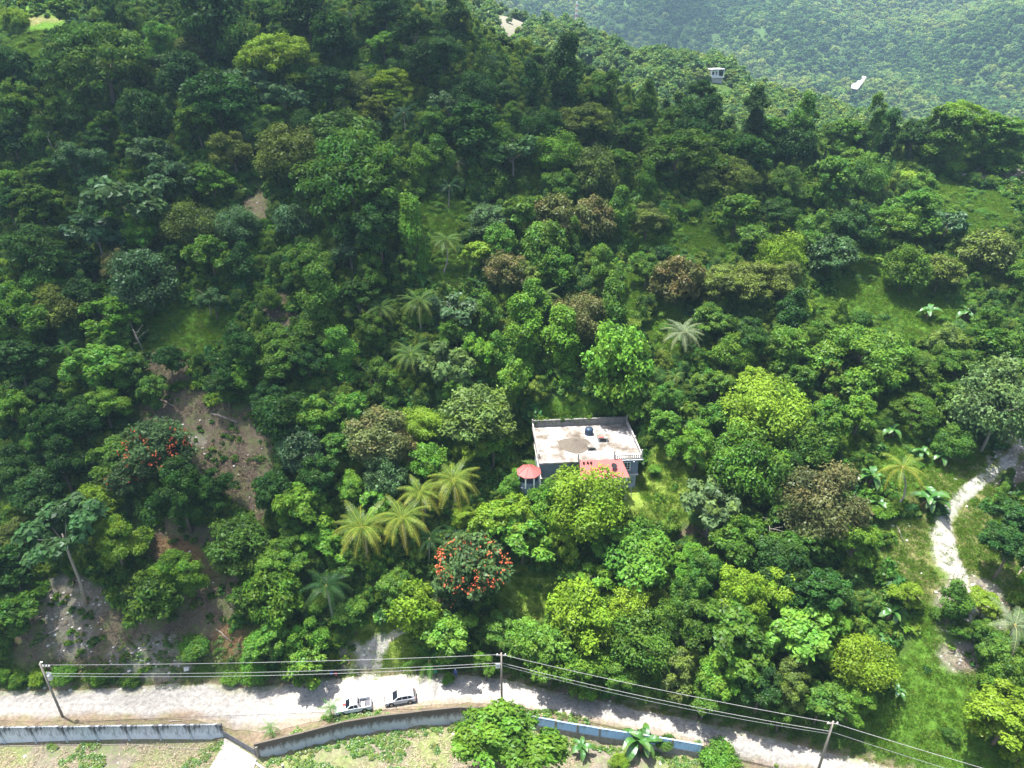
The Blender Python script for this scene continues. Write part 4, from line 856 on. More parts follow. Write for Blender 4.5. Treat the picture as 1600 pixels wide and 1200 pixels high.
# ------------------------------------------------------------------ walls and gate
def wall_run(root, P, z0, z1, th, mat, name='panel', pil=None, pil_mat=None, seg=None, cope=None, plinth=None):
    pts = []
    for a, b in zip(P[:-1], P[1:]):
        n_ = max(1, round((b-a).length/seg)) if seg else 1
        pts += [a.lerp(b, i/n_) for i in range(n_)]
    pts.append(P[-1])
    for i, (a, b) in enumerate(zip(pts[:-1], pts[1:])):
        d = (b-a); l = d.length; rz = math.atan2(d.y, d.x)
        def part(nm, lo, hi, y0, y1, m, x0=.012, x1=None):
            zz = hi+rng.uniform(-.05, .05)
            o = BX((x0, y0, lo), (l-.012 if x1 is None else x1, y1, zz)).build(nm, m, root, .015, loc=(a.x, a.y, 0), rot=(0,0,rz)); return o
        part(name, z0, z1, 0, th, mat)
        if plinth: part('plinth', z0-.3, plinth[0], -.07, th-.02, plinth[1])
        if pil: part('pilaster', z0-.3, z1+.06, -.10, th+.05, pil_mat, -.16, .16)
        if cope: part('coping', z1+.01, z1+.11, -.05, th+.05, cope, 0.0, l)
    if pil:
        a, b = pts[-2], pts[-1]; rz = math.atan2((b-a).y, (b-a).x)
        BX((-.16,-.10,z0-.3), (.16,th+.05,z1+.06)).build('pilaster', pil_mat, root, .015, loc=(b.x, b.y, 0), rot=(0,0,rz))
M['pil'] = stained('pilaster_plaster', (.40,.44,.48), (.09,.09,.09), 1.2, WTOP, .45)
wa = empty('boundary_wall', (0,0,0)); wall_run(wa, WALL_A, YARD_Z-.4, WTOP-.15, .24, M['palewall'], pil=True, pil_mat=M['pil'], seg=4.6)
tag(wa, 'pale blue plastered boundary wall with pilasters at lower left', 'wall')
wb = empty('boundary_wall', (0,0,0)); wall_run(wb, WALL_B, YARD_Z-.4, WTOP-.1, .28, M['roughwall'], name='wall_segment', seg=6.0)
tag(wb, 'rough dark-stained curving wall below the parked vehicles', 'wall')
wc = empty('boundary_wall', (0,0,0)); wall_run(wc, [p for p in WALL_C], YARD_Z-.1, WTOP-.55, .2, M['bluepaint'], pil=True, pil_mat=M['plinth'], seg=4.2, plinth=(YARD_Z+1.35, M['plinth']))
tag(wc, 'low panelled wall painted light blue below the road', 'wall')
gd = (GATE_B-GATE_A); gl_ = gd.length; grz = math.atan2(gd.y, gd.x)
gt = empty('metal_gate', (GATE_A.x, GATE_A.y, -1.9), grz)
M['gate'] = plain('gate_steel', (.10,.10,.115), .6, .15, 3, metal=.2)
M['gatepanel'] = plain('gate_sheet', (.16,.165,.18), .6, .15, 2, dirt=(.12,.10,.08), dirt_amt=.6)
for i in range(6):
    x0 = .1+i*(gl_-.2)/6; x1 = .1+(i+1)*(gl_-.2)/6
    for lo, hi in ((.12, 1.05), (1.12, 2.0)): BX((x0+.04,-.015,lo), (x1-.04,.015,hi)).build('panel', M['gatepanel'], gt)
    BX((x0-.03,-.035,.06), (x0+.03,.035,2.08)).build('bar', M['gate'], gt)
for zz in (.06, 1.05, 2.02): BX((.04,-.03,zz), (gl_-.04,.03,zz+.07)).build('rail', M['gate'], gt)
BX((gl_-.1,-.04,.0), (gl_,.04,2.1)).build('bar', M['gate'], gt)
tag(gt, 'dark steel panelled gate between the two plastered walls', 'gate')
gp = BX((-.28,-.28,-.5), (.28,.28,2.75)).build('gate_post', M['plinth'], None, .03, loc=(GATE_B.x+.25, GATE_B.y+.2, -2.0), rot=(0,0,grz)); tag(gp, 'brown concrete gate post at the end of the rough wall', 'post')
gp = BX((-.22,-.22,-.5), (.22,.22,2.6)).build('gate_post', M['pil'], None, .03, loc=(GATE_A.x-.3, GATE_A.y+.3, -1.9), rot=(0,0,grz)); tag(gp, 'grey gate post at the end of the pale wall', 'post')
a, b = at(398,1192,-2.0), at(440,1222,-2.0); d = b-a
kb_ = BX((0,-.14,-.3), (d.length,.14,.25)).build('concrete_kerb', M['concrete'], None, .02, loc=a, rot=(0,0,math.atan2(d.y, d.x))); tag(kb_, 'pale concrete kerb running from gate to bottom edge', 'kerb')
p_ = at(446,1215,-2.2); pp = MB().lathe([(.16,-.3),(.16,2.6),(.19,2.62),(.19,2.78),(.05,2.84)], 14).build('pipe_post', M['pole'], None, loc=p_, smooth=False); tag(pp, 'pale round pipe post standing at the bottom edge', 'post')
hp = MB(); pts = [at(x_, 1172-14*math.exp(-((x_-120)/130)**2)+(x_/300)*0, YARD_Z+.08) for x_ in range(-60, 330, 18)]
pts = [Vector((p.x, min(p.y, np.interp(p.x, WX, WY)-.45), ground(p.x, min(p.y, np.interp(p.x, WX, WY)-.45))+.08)) for p in pts]
hp.tube(pts, .05, 6).build('water_pipe', M['pole'], None); tag(bpy.data.objects['water_pipe'], 'thin grey pipe lying along the foot of the pale wall', 'pipe')

# ------------------------------------------------------------------ utility poles, cables
def pole(base, h, label, transformer=False, meter=False):
    b = Vector((base.x, base.y, 0)); r = empty('utility_pole', b)
    MB().tube([(0,0,-1), (0,0,h*.5), (0,0,h)], [.19,.155,.12], 10).build('shaft', M['pole'], r, smooth=True)
    BX((-.75,-.06,h-.55), (.75,.06,h-.43)).build('crossarm', M['pole'], r) if not transformer else BX((-.1,-.06,h-.7), (1.3,.06,h-.58)).build('crossarm', M['pole'], r)
    for x_ in ((-.6, 0, .6) if not transformer else (.35, .8, 1.2)):
        MB().lathe([(.04,0),(.10,.05),(.05,.12),(.10,.18),(.04,.30)], 8, (x_, 0, h-.42 if not transformer else h-.58)).build('insulator', M['white'], r)
    if transformer:
        t = MB().lathe([(.30,0),(.34,.05),(.34,.95),(.30,1.02),(.1,1.1)], 14, (.62,0,h-3.2)).build('transformer', M['metal'], r, smooth=False)
        for k in (-.14, .14): MB().lathe([(.05,0),(.09,.08),(.05,.16),(.09,.24),(.03,.42)], 8, (.62+k, 0, h-2.12)).build('bushing', M['white'], t)
        MB().tube([(0,-.25,h+.05),(.5,-.3,h+.6)], .03, 5).build('lamp_arm', M['metal'], r)
        BX((.4,-.42,h+.55), (.75,-.2,h+.66)).build('lamp_head', M['white'], r, .03)
    if meter:
        BX((-.85,-.06,h-3.1), (-.2,.04,h-2.2)).build('sign_plate', M['white'], r, .01)
        BX((-.68,-.07,h-2.85), (-.37,-.055,h-2.5)).build('sign_mark', M['metal'], r)
    tag(r, label, 'utility pole', 'utility poles'); return b+Vector((0,0,h))
T1 = pole(at(98,1120,0), 11.2, 'utility pole with transformer standing on the road at left', True)
T2 = pole(at(784,1096,0), 10.3, 'utility pole with white plate beside the middle of road', False, True)
T3 = pole(at(1279,1202,0), 9.9, 'utility pole at lower right by the meadow')
T0 = T1+Vector((-46, 1.5, .3)); T4 = T3+Vector((42, -16, .5))
def cable(a, b, dz, dx, sag, label, r=.028):
    a = a+Vector((dx*.3, 0, dz)); b = b+Vector((dx*.3, 0, dz)); n_ = 22
    MB().tube([a.lerp(b, i/n_)-Vector((0,0,sag*4*(i/n_)*(1-i/n_))) for i in range(n_+1)], r, 5).build('power_cable', M['wire'], None)
    o = COL.objects[-1]; tag(o, label, 'cable', 'power cables along the road')
LV = ['upper','middle','lower']
for k, (dz, sag) in enumerate(((-.3, .5), (-2.0, .8), (-2.5, 1.0))):
    cable(T1, T2, dz, 0, sag, LV[k]+' power cable strung between left and middle utility poles')
    cable(T2, T3, dz, 0, sag, LV[k]+' power cable strung between middle and right utility poles')
    if k < 2: cable(T3, T4, dz, 0, sag, LV[k]+' power cable leaving the right pole over the meadow')

# ------------------------------------------------------------------ the concrete house
H = empty('concrete_house', HOUSE_O, HOUSE_A); W_, D_, h = HOUSE_W, HOUSE_D, HOUSE_H
tag(H, 'two-storey grey concrete house with flat roof terrace and faded red porch roofs', 'house')
F1 = 2.9
def hb(nm, a, b, m, par=None, bev=.02): return BX(a, b).build(nm, m, par or H, bev)
hb('lower_wall', (.35,.5,-.6), (W_-.5,D_-.3,F1-.15), M['lowwall'])
hb('floor_slab', (.15,.05,F1-.15), (W_-.2,D_-.2,F1+.05), M['concrete'])
hb('upper_wall', (.3,.3,F1+.05), (W_-.35,D_-.3,h-.28), M['bluewall'])
rs = hb('roof_slab', (-.15,-.2,h-.28), (W_+.15,D_+.1,h), M['slab'])
hb('roof_trim', (W_-5.0,-.32,h-.20), (W_+.35,-.2,h-.02), M['white'])
# terrace parapets
bp_ = hb('back_parapet', (-.1,D_-.28,h), (W_+.05,D_-.02,h+1.25), M['parapet'])
hb('back_parapet_rail', (-.14,D_-.34,h+1.25), (W_+.1,D_+.04,h+1.36), M['parapet'], bp_)
for i in range(11): hb('parapet_stud', (.6+i*1.55,D_-.36,h), (.82+i*1.55,D_-.282,h+1.22), M['parapet'], bp_, 0)
def balustrade(nm, a, b, n_, post_h):
    a, b = Vector(a), Vector(b); d = b-a; rz = math.atan2(d.y, d.x); l = d.length
    r_ = BX((0,-.09,.74), (l,.09,.88)).build(nm, M['concrete'], H, .01, loc=a, rot=(0,0,rz))
    BX((0,-.10,0), (l,.10,.14)).build('bottom_rail', M['concrete'], r_)
    for i in range(n_):
        x_ = (i+.5)*l/n_; MB().lathe([(.07,.14),(.09,.25),(.05,.42),(.09,.6),(.07,.74)], 8, (x_, 0, 0)).build('baluster', M['concrete'], r_, smooth=True)
    return r_
balustrade('front_balustrade', (W_-4.6,-.08,h), (W_,-.08,h), 13, 1.7)
balustrade('right_balustrade', (W_+.02,-.05,h), (W_+.02,D_-.3,h), 30, 1.7)
balustrade('left_balustrade', (-.04,D_-.3,h), (-.04,1.4,h), 26, 1.3)
for x_, y_, hh in ((W_,-.08,1.75),(W_-4.6,-.08,1.75),(W_+.02,D_-.2,2.1),(W_+.02,D_*.42,1.35),(-.04,D_-.2,1.6),(6.4,-.05,1.5),(-.04,1.3,1.0)):
    hb('terrace_post', (x_-.11,y_-.11,h-.02), (x_+.11,y_+.11,h+hh), M['concrete'])
    for k in (-.05, .05): MB().tube([(x_+k,y_,h+hh),(x_+k,y_,h+hh+.4)], .015, 4).build('rebar', M['gate'], H)
# window in the right bay
def window(x0, x1, z0, z1, y_, nx=3, nz=3):
    fr = hb('window', (x0-.09,y_-.06,z0-.09), (x1+.09,y_+.02,z1+.09), M['white'], None, .01)
    for i in range(nx):
        for j in range(nz):
            a0 = x0+i*(x1-x0)/nx; a1 = x0+(i+1)*(x1-x0)/nx; c0 = z0+j*(z1-z0)/nz; c1 = z0+(j+1)*(z1-z0)/nz
            hb('pane', (a0+.035,y_-.075,c0+.035), (a1-.035,y_-.062,c1-.035), M['glass'], fr, 0)
    hb('sill', (x0-.2,y_-.16,z0-.2), (x1+.2,y_+.02,z0-.1), M['concrete'], fr)
window(W_-3.15, W_-1.75, F1+.95, F1+2.35, .30)
window(3.4, 4.8, F1+.9, F1+2.2, .30); window(W_-3.1, W_-2.0, .9, 1.9, .5, 2, 2)
hb('doorway', (9.0,.26,F1+.06), (10.2,.30,F1+2.2), M['black']); hb('doorway', (W_-4.9,.44,-.2), (W_-3.6,.5,2.0), M['black'])
MB().lathe([(.02,-.12),(.14,-.08),(.18,.02),(.1,.12)], 12, (W_-1.3,-.25,h-.42)).build('wall_lamp', M['white'], H, smooth=True)
hb('wall_patch', (W_-2.6,.47,.5), (W_-1.2,.498,1.9), M['palewall']); hb('right_bay', (W_-3.4,.05,-.6), (W_-.5,.5,-.05), M['concrete'])
# porch with faded red sheet roof
def sheet(nm, a, b, c, d, n_=26, amp=.035, mat=None):
    "corrugated sheet over the quad a b (top edge) c d (bottom edge)"
    a, b, c, d = map(Vector, (a, b, c, d)); v = []; f = []
    for i in range(n_*2+1):
        t = i/(n_*2); o = Vector((0,0,amp*(1 if i % 2 else -1))); v += [a.lerp(b, t)+o, d.lerp(c, t)+o, a.lerp(b, t)+o-Vector((0,0,.03)), d.lerp(c, t)+o-Vector((0,0,.03))]
    for i in range(n_*2):
        k = i*4; f += [(k, k+1, k+5, k+4), (k+2, k+6, k+7, k+3), (k, k+4, k+6, k+2), (k+1, k+3, k+7, k+5)]
    return link(nm, mesh_from(nm, v, f, mat or M['pink']), None, H)
x0, x1 = 6.6, 14.2
pr = sheet('porch_roof', (x0,-.15,h+.18), (x1-.6,-.15,h+.18), (x1+.2,-3.3,h-1.35), (x0-.3,-3.3,h-1.35))
hb('fascia', (x0-.3,-3.34,h-1.52), (x1+.2,-3.28,h-1.36), M['concrete'], pr)
for x_ in (x0, x0+2.5, x0+5, x1-.2):
    hb('porch_column', (x_-.13,-3.2,F1+.05), (x_+.13,-2.94,h-1.42), M['white']); hb('porch_pier', (x_-.16,-3.22,-1.6), (x_+.16,-2.9,F1-.12), M['concrete'])
hb('porch_floor', (x0-.3,-3.3,F1-.12), (x1+.2,.04,F1+.04), M['concrete'])
prl = hb('porch_rail', (x0-.2,-3.24,F1+.85), (x1+.1,-3.14,F1+.95), M['white'])
for i in range(28): hb('rail_baluster', (x0-.1+i*.275,-3.21,F1+.05), (x0-.05+i*.275,-3.17,F1+.85), M['white'], prl, 0)
MB().tube([(x1-.1,-3.05,h-1.5),(x1+.5,-3.0,F1+1),(x1+.9,-2.9,.3)], .06, 6).build('brace', M['concrete'], H)
for x_ in (7.2, 7.85, 8.4): MB().lathe([(.17,0),(.17,.42),(.13,.42),(.13,.1)], 10, (x_,-.75,h-.22)).build('vent_pipe', M['black'], H)
# corner pavilion with eight-sided red roof
gx_, gy_ = -1.9, -.9; oct_ = [(gx_+2.1*math.cos(R_(22.5+45*k)), gy_+2.1*math.sin(R_(22.5+45*k))) for k in range(8)]
v = [(*q, h-1.05) for q in oct_]+[(gx_, gy_, h+.25)]+[(*q, h-1.15) for q in oct_]+[(gx_, gy_, h-.9)]
f = [(k, (k+1) % 8, 8) for k in range(8)]+[(9+(k+1) % 8, 9+k, 17) for k in range(8)]+[(k, 9+k, 9+(k+1) % 8, (k+1) % 8) for k in range(8)]
pv = link('pavilion_roof', mesh_from('pavilion_roof', v, f, M['pink']), None, H)
for k in range(8): MB().tube([(oct_[k][0], oct_[k][1], h-1.02), (gx_, gy_, h+.28)], .045, 5).build('hip_ridge', M['pink2'] if 'pink2' in M else M['pink'], pv)
for k in range(8):
    q = ((oct_[k][0]-gx_)*.86+gx_, (oct_[k][1]-gy_)*.86+gy_)
    hb('pavilion_column', (q[0]-.11,q[1]-.11,F1+.05), (q[0]+.11,q[1]+.11,h-1.2), M['white'])
MB().lathe([(1.75,-1.6),(1.75,F1-.2),(1.95,F1-.18),(1.95,F1+.02)], 8, (gx_, gy_, 0)).build('pavilion_base', M['bluewall'], H)
MB().lathe([(1.8,F1+.05),(1.8,F1+.9),(1.62,F1+.9),(1.62,F1+.06)], 8, (gx_, gy_, 0)).build('pavilion_parapet', M['bluewall'], H)
# vines over the back parapet belong to the slope behind
vm = crown_mesh('S', 201, 900, M['under'], .8, .5)
for i in range(9):
    q = H.matrix_basis @ Vector((.3+i*1.25, D_+.25, h+.75+.25*math.sin(i*1.7))); r_ = empty('climbing_vine', q)
    link('leaves', vm, None, r_, None, (0,0,i*1.3), (.24,.2,.36)); MB().tube([(0,.1,-1.2),(.1,.1,.4)], .04, 5).build('stem', M['bark'], r_)
    tag(r_, ('leftmost' if i == 0 else 'rightmost' if i == 8 else ORD[i]+' from left')+' green climbing vine over the house back parapet', 'vine', 'vines on the back parapet')
def HP(x_, y_, z_): return H.matrix_basis @ Vector((x_, y_, z_))
# things standing on the roof
tk = empty('water_tank', HP(9.6, 8.3, h)); MB().lathe([(.70,0),(.74,.1),(.74,.45),(.70,.48),(.74,.52),(.74,1.0),(.62,1.2),(.3,1.32)], 20).build('body', M['tank'], tk, smooth=True)
MB().lathe([(.26,0),(.26,.1),(.1,.14)], 14, (0,0,1.31)).build('lid', M['tank'], tk); tag(tk, 'dark blue round water tank on the flat roof', 'water tank')
gpile = MB(); n_ = 26
prof = [(2.5,0),(2.1,.12),(1.5,.38),(.9,.66),(.4,.88),(.05,.98)]
v = []; f = []
for i, (r_, z_) in enumerate(prof):
    for k in range(n_):
        a = k*2*math.pi/n_; j = 1+.12*math.sin(a*3+i)+rng.uniform(-.06, .06); v.append((r_*j*math.cos(a)*1.1, r_*j*math.sin(a), z_*(1+rng.uniform(-.06, .06))))
for i in range(len(prof)-1):
    for k in range(n_): f.append((i*n_+k, i*n_+(k+1) % n_, (i+1)*n_+(k+1) % n_, (i+1)*n_+k))
f.append(tuple((len(prof)-1)*n_+k for k in range(n_)))
o = link('gravel_heap', mesh_from('gravel_heap', v, f, M['gravel']), None, None, HP(6.6, 4.9, h+.003), (0,0,HOUSE_A)); tag(o, 'low heap of gravel on the flat roof', 'gravel heap')
tb = empty('block_table', HP(11.6, 6.1, h), HOUSE_A); BX((-.9,-.65,.62), (.9,.65,.78)).build('top', M['pinktop'] if 'pinktop' in M else M['slab'], tb, .02)
for sx in (-.7, .7): BX((sx-.12,-.55,0), (sx+.12,.55,.62)).build('support', M['concrete'], tb)
BX((-.75,-.62,.8), (.1,-.2,.95)).build('board', M['pink'], tb); tag(tb, 'pinkish slab table on block supports right of gravel heap', 'table')
cb2 = empty('cistern_hatch', HP(9.2, 3.4, h), HOUSE_A); BX((-.7,-.5,0), (.7,.6,.62)).build('box', M['slab'], cb2, .02); BX((-.5,-.52,.1), (.5,-.5,.5)).build('opening', M['black'], cb2); BX((-.75,-.4,.63), (.4,.65,.72)).build('cover', M['slab'], cb2, .01)
tag(cb2, 'small white block box with dark opening in front of gravel heap', 'hatch')
sd = empty('satellite_dish', HP(12.0, -1.75, h-.58), HOUSE_A); MB().tube([(0,0,-.05),(0,0,.4)], .04, 6).build('mast', M['gate'], sd)
MB().lathe([(.05,0),(.25,.03),(.42,.12),(.50,.22)], 16).build('dish', M['black'], sd, loc=(0,0,.4), rot=(.5,.2,0)); tag(sd, 'dark satellite dish on the faded red porch roof', 'satellite dish')

# ------------------------------------------------------------------ far mast, far house
tb_ = hit(900, 46); mast = empty('radio_mast', tb_)
M['mastred'] = plain('mast_red', (.60,.09,.06), .6, .1, 2)
hs, top_w, bot_w, MH = 3.4, 2.0, 3.6, 30.6
for s_ in range(9):
    z0, z1 = s_*hs, (s_+1)*hs; w0 = bot_w+(top_w-bot_w)*z0/MH; w1 = bot_w+(top_w-bot_w)*z1/MH; mt = M['white'] if s_ % 2 == 0 else M['mastred']; b = MB()
    c0 = [(-w0,-w0,z0),(w0,-w0,z0),(w0,w0,z0),(-w0,w0,z0)]; c1 = [(-w1,-w1,z1),(w1,-w1,z1),(w1,w1,z1),(-w1,w1,z1)]
    c0 = [(x_/2,y_/2,z_+6) for x_,y_,z_ in c0]; c1 = [(x_/2,y_/2,z_+6) for x_,y_,z_ in c1]
    for k in range(4):
        b.tube([c0[k], c1[k]], .27, 5); b.tube([c0[k], c1[(k+1) % 4]], .18, 4); b.tube([c0[(k+1) % 4], c1[k]], .18, 4); b.tube([c1[k], c1[(k+1) % 4]], .18, 4)
    b.build('lattice_section', mt, mast)
BX((-1.3,-1.3,-1), (1.3,1.3,6.0)).build('base_block', M['concrete'], mast)
for a_, zz in ((.3, 20), (2.2, 24), (4.1, 22)):
    MB().lathe([(.05,0),(.5,.1),(.62,.25)], 12).build('dish_antenna', M['white'], mast, loc=(.9*math.cos(a_), .9*math.sin(a_), zz), rot=(1.5, 0, a_+1.57))
tag(mast, 'red and white lattice radio mast on the second ridge', 'mast')
fp = hit(1118, 112, 4)-Vector((0, 0, 1.6)); fh = empty('far_house', fp, .2)
for z_ in (3.2, 6.6): BX((-3.4,-2.6,z_), (3.4,2.8,z_+.35)).build('slab', M['white'], fh)
BX((-3,-2,-3), (3,2.5,3.19)).build('lower_wall', M['concrete'], fh); BX((-3,-1.2,3.56), (1.2,2.5,6.59)).build('upper_wall', M['white'], fh)
for x_ in (-3.1, 0, 3.1): BX((x_-.15,-2.5,3.56), (x_+.15,-2.2,6.59)).build('column', M['white'], fh)
for x_ in (-2.2, -.2): BX((x_,-1.24,4.3), (x_+1.0,-1.2,5.7)).build('window', M['glass'], fh)
tag(fh, 'small white concrete house among trees on the far ridge', 'house')

# ------------------------------------------------------------------ logs and cut branches
def log(px, py, px2, py2, r, label, name='fallen_log'):
    a, b = hit(px, py), hit(px2, py2); m = (a+b)/2; m.z = max(m.z, ground(m.x, m.y))+r
    o = MB().tube([a+Vector((0,0,r*.8)), a.lerp(b,.3)+Vector((.1,.05,0))+Vector((0,0,max(0, ground(*a.lerp(b,.3)[:2])-a.lerp(b,.3).z)+r)), m, b+Vector((0,0,r*.8))], [r, r*.95, r*.85, r*.6], 8).build(name, M['deadwood'], None, smooth=True)
    tag(o, label, 'log', 'fallen logs and branches')
log(330,648,372,662,.22,'long pale fallen log on the bare brown slope')
log(252,626,272,636,.16,'grey cut log at the top of the bare slope')
log(244,668,262,660,.14,'short log below the bare slope trees')
log(55,968,68,962,.14,'short pale branch under the left trees by rubble')
log(76,990,92,984,.15,'pale log lying left of the white rubble')
log(1400,822,1412,848,.14,'pale cut trunk on the ground below curved palm')
log(338,984,362,1004,.12,'thin branch on the rusty soil at lower left')
log(247,1000,288,992,.10,'curving thin branch on the dirt bank','fallen_branch')
log(225,1016,243,1012,.10,'small pale branch on the dirt bank rubble','fallen_branch')
log(178,514,236,588,.14,'long grey fallen log leaning downhill at left')
log(1600,885,1590,900,.2,'fallen trunk cut by the right edge')
log(264,1128,284,1127,.10,'dark plank lying behind the pale wall','plank')
def snag(px, py, size, label, seed):
    g = random.Random(seed); p = hit(px, py, size*.6); b = MB(); t_ = Vector((g.uniform(-.3,.3), 0, 1))*size
    b.tube([(0,0,-.4), t_*.5+Vector((.1,0,0)), t_], [.11,.09,.05], 6)
    for i in range(6):
        s0 = t_*g.uniform(.45, .95); e_ = s0+Vector((g.uniform(-1,1), g.uniform(-.6,.6), g.uniform(.1,.8)))*size*.45; b.tube([s0, (s0+e_)/2+Vector((0,0,.12)), e_], [.05,.035,.015], 5)
    tag(b.build('dead_snag', M['bark_pale'], None, loc=p, smooth=True), label, 'dead tree', 'bare dead snags')
snag(1212, 842, 6.5, 'bare whitish dead branches rising below the brownish tree', 1)
snag(1190, 826, 5.0, 'smaller bare whitish dead branch left of the taller one', 2)
snag(86, 232, 6.5, 'forked bare dead tree on the shaded far left slope', 3)
snag(220, 532, 5.5, 'white leaning dead stem on the left slope midway up', 4)
snag(325, 475, 4.5, 'grey bare dead tree above the left grassy clearing', 5)
snag(725, 700, 6.0, 'bare twiggy dead branch uphill right of the tallest palm', 6)
o = BX((-.35,-.25,0), (.35,.25,.5)).build('white_container', M['white'], None, .04, loc=hit(291,1047), rot=(.1,.2,.4)); tag(o, 'small white container dumped on the dirt bank', 'container')

# ------------------------------------------------------------------ vehicles (front points along local -x)
def side_poly(nm, prof, hw, mat, par, y_sign, off):
    v = [(x_, y_sign*(hw(z_)+off), z_) for x_, z_ in prof]; f = [tuple(range(len(v)))] if y_sign < 0 else [tuple(range(len(v)-1, -1, -1))]
    return link(nm, mesh_from(nm, v, f, mat), None, par)
def shell(nm, prof, hw, mat, par, bev=.05):
    n_ = len(prof); v = [(x_, -hw(z_), z_) for x_, z_ in prof]+[(x_, hw(z_), z_) for x_, z_ in prof]
    f = [tuple(range(n_)), tuple(range(2*n_-1, n_-1, -1))]+[(i, i+n_, (i+1) % n_+n_, (i+1) % n_) for i in range(n_)]
    me = mesh_from(nm, v, f, mat); bm = bmesh.new(); bm.from_mesh(me); bmesh.ops.recalc_face_normals(bm, faces=bm.faces); bm.to_mesh(me); bm.free()
    o = link(nm, me, None, par)
    if bev: m_ = o.modifiers.new('bevel', 'BEVEL'); m_.width = bev; m_.segments = 3; m_.limit_method = 'ANGLE'; m_.angle_limit = .35
    return o
def wheels(par, xs, r_, hw_):
    for x_ in xs:
        for sy in (-1, 1):
            wv = MB().lathe([(r_*.62,-.11),(r_*.94,-.12),(r_,-.07),(r_,.07),(r_*.94,.12),(r_*.62,.11)], 20); wo = wv.build('wheel', M['rubber'], par, loc=(x_, sy*(hw_-.10), r_), rot=(math.pi/2, 0, 0), smooth=False)
            MB().lathe([(r_*.60,-.125),(r_*.55,-.128),(r_*.2,-.10),(.05,-.12)] if sy > 0 else [(.05,.12),(r_*.2,.10),(r_*.55,.128),(r_*.60,.125)], 12).build('rim', M['rim'], wo)
            MB().lathe([(r_*1.18,-.01),(r_*1.18,.01)], 20).build('wheel_arch', M['black'], par, loc=(x_, sy*(hw_+.004), r_*1.06), rot=(math.pi/2, 0, 0))
def place_vehicle(nm, rear, front, label):
    r = empty(nm, (0,0,0)); d = Vector(front)-Vector(rear); c = (Vector(rear)+Vector(front))/2
    r.location = (c.x, c.y, .06); r.rotation_euler = (0,0,math.atan2(-d.y, -d.x)); tag(r, label, 'car' if nm != 'pickup_truck' else 'pickup', 'vehicles parked by the wall'); return r
fl, rr = at(526,1110,.4), at(579,1101,.4)
pk = place_vehicle('pickup_truck', rr, fl, 'white double-cab pickup with open bed parked beside the wall')
hwl = lambda z_: .93-.06*max(0, z_-.75)*1.0; hwc = lambda z_: .90-.28*max(0, z_-1.05)
shell('body', [(-2.62,.42),(-2.66,.75),(-2.55,1.0),(-1.35,1.12),(-.3,1.14),(.92,1.14),(.92,.40)], hwl, M['carwhite'], pk)
bedw = lambda z_: .93
for sy in (-1, 1): BX((.93,min(sy*.93,sy*.82),.40), (2.60,max(sy*.93,sy*.82),1.16)).build('bed_side', M['carwhite'], pk, .03)
BX((.93,-.82,.55), (2.55,.82,.62)).build('bed_floor', M['gate'], pk); BX((2.50,-.82,.50), (2.62,.82,1.14)).build('tailgate', M['carwhite'], pk, .03); BX((.93,-.82,.62), (.99,.82,1.14)).build('bed_front', M['gate'], pk)
BX((1.1,-.5,.63), (1.7,.3,.95)).build('cargo_box', M['metal'], pk, .03)
shell('cab', [(-1.18,1.10),(-.42,1.72),(-.05,1.80),(.62,1.78),(.88,1.12)], hwc, M['carwhite'], pk, .06)
fr = [(-1.10,1.16),(-.46,1.68),(-.46,1.68),(-1.10,1.16)]
def quad(nm, pts_, mat, par): return link(nm, mesh_from(nm, pts_, [(0,1,2,3)], mat), None, par)
quad('windscreen', [(-1.14,-.80,1.155),(-1.14,.80,1.155),(-.46,.66,1.70),(-.46,-.66,1.70)], M['glass'], pk)
quad('rear_window', [(.885,.78,1.2),(.885,-.78,1.2),(.70,-.64,1.70),(.70,.64,1.70)], M['glass'], pk)
for sy in (-1, 1):
    side_poly('side_window', [(-.88,1.20),(-.38,1.64),(.06,1.68),(.06,1.20)], hwc, M['glass'], pk, sy, .012); side_poly('side_window', [(.14,1.20),(.14,1.68),(.58,1.66),(.72,1.20)], hwc, M['glass'], pk, sy, .012)
    BX((-2.64,sy*.62-.2,.72), (-2.50,sy*.62+.2,.95)).build('headlight', M['lamp'], pk, .03); BX((2.58,sy*.84-.08,.72), (2.635,sy*.84+.08,1.1)).build('tail_light', M['red'], pk)
    BX((-.95,sy*1.0-.11,1.12), (-.82,sy*1.0+.11,1.3)).build('mirror', M['carwhite'], pk, .03)
    BX((-.25,sy*.935-.012,.98), (-.05,sy*.935+.012,1.02)).build('door_handle', M['metal'], pk)
BX((-2.74,-.88,.38), (-2.56,.88,.62)).build('front_bumper', M['carwhite'], pk, .04); BX((-2.68,-.5,.66), (-2.58,.5,.9)).build('grille', M['black'], pk, .02); BX((2.60,-.85,.40), (2.74,.85,.58)).build('rear_bumper', M['metal'], pk, .03)
wheels(pk, (-1.68, 1.62), .38, .92)
cl = bpy.data.objects.new('tmp', None); bpy.data.objects.remove(cl)
gv = grid = None
Xc, Yc_ = np.meshgrid(np.linspace(-.22, .22, 9), np.linspace(-.2, .2, 8)); Zc = .05+.04*np.sin(Xc*9)*np.cos(Yc_*8)
clm = grid_mesh('red_cloth', Xc, Yc_, Zc, plain('red_cloth', (.55,.07,.06), .9, .2, 4)); o = link('red_cloth', clm, None, None, pk.matrix_basis @ Vector((-1.32,.1,1.15)), (0,.3,.4)); tag(o, 'red cloth lying at the pickup windscreen', 'cloth')
fl, rr = at(601,1096,.4), at(651,1088,.4)
sv = place_vehicle('parked_car', rr, fl, 'silver-white suv parked behind the pickup'); hwl2 = lambda z_: .92-.05*max(0, z_-.75); hwc2 = lambda z_: .89-.30*max(0, z_-1.02)
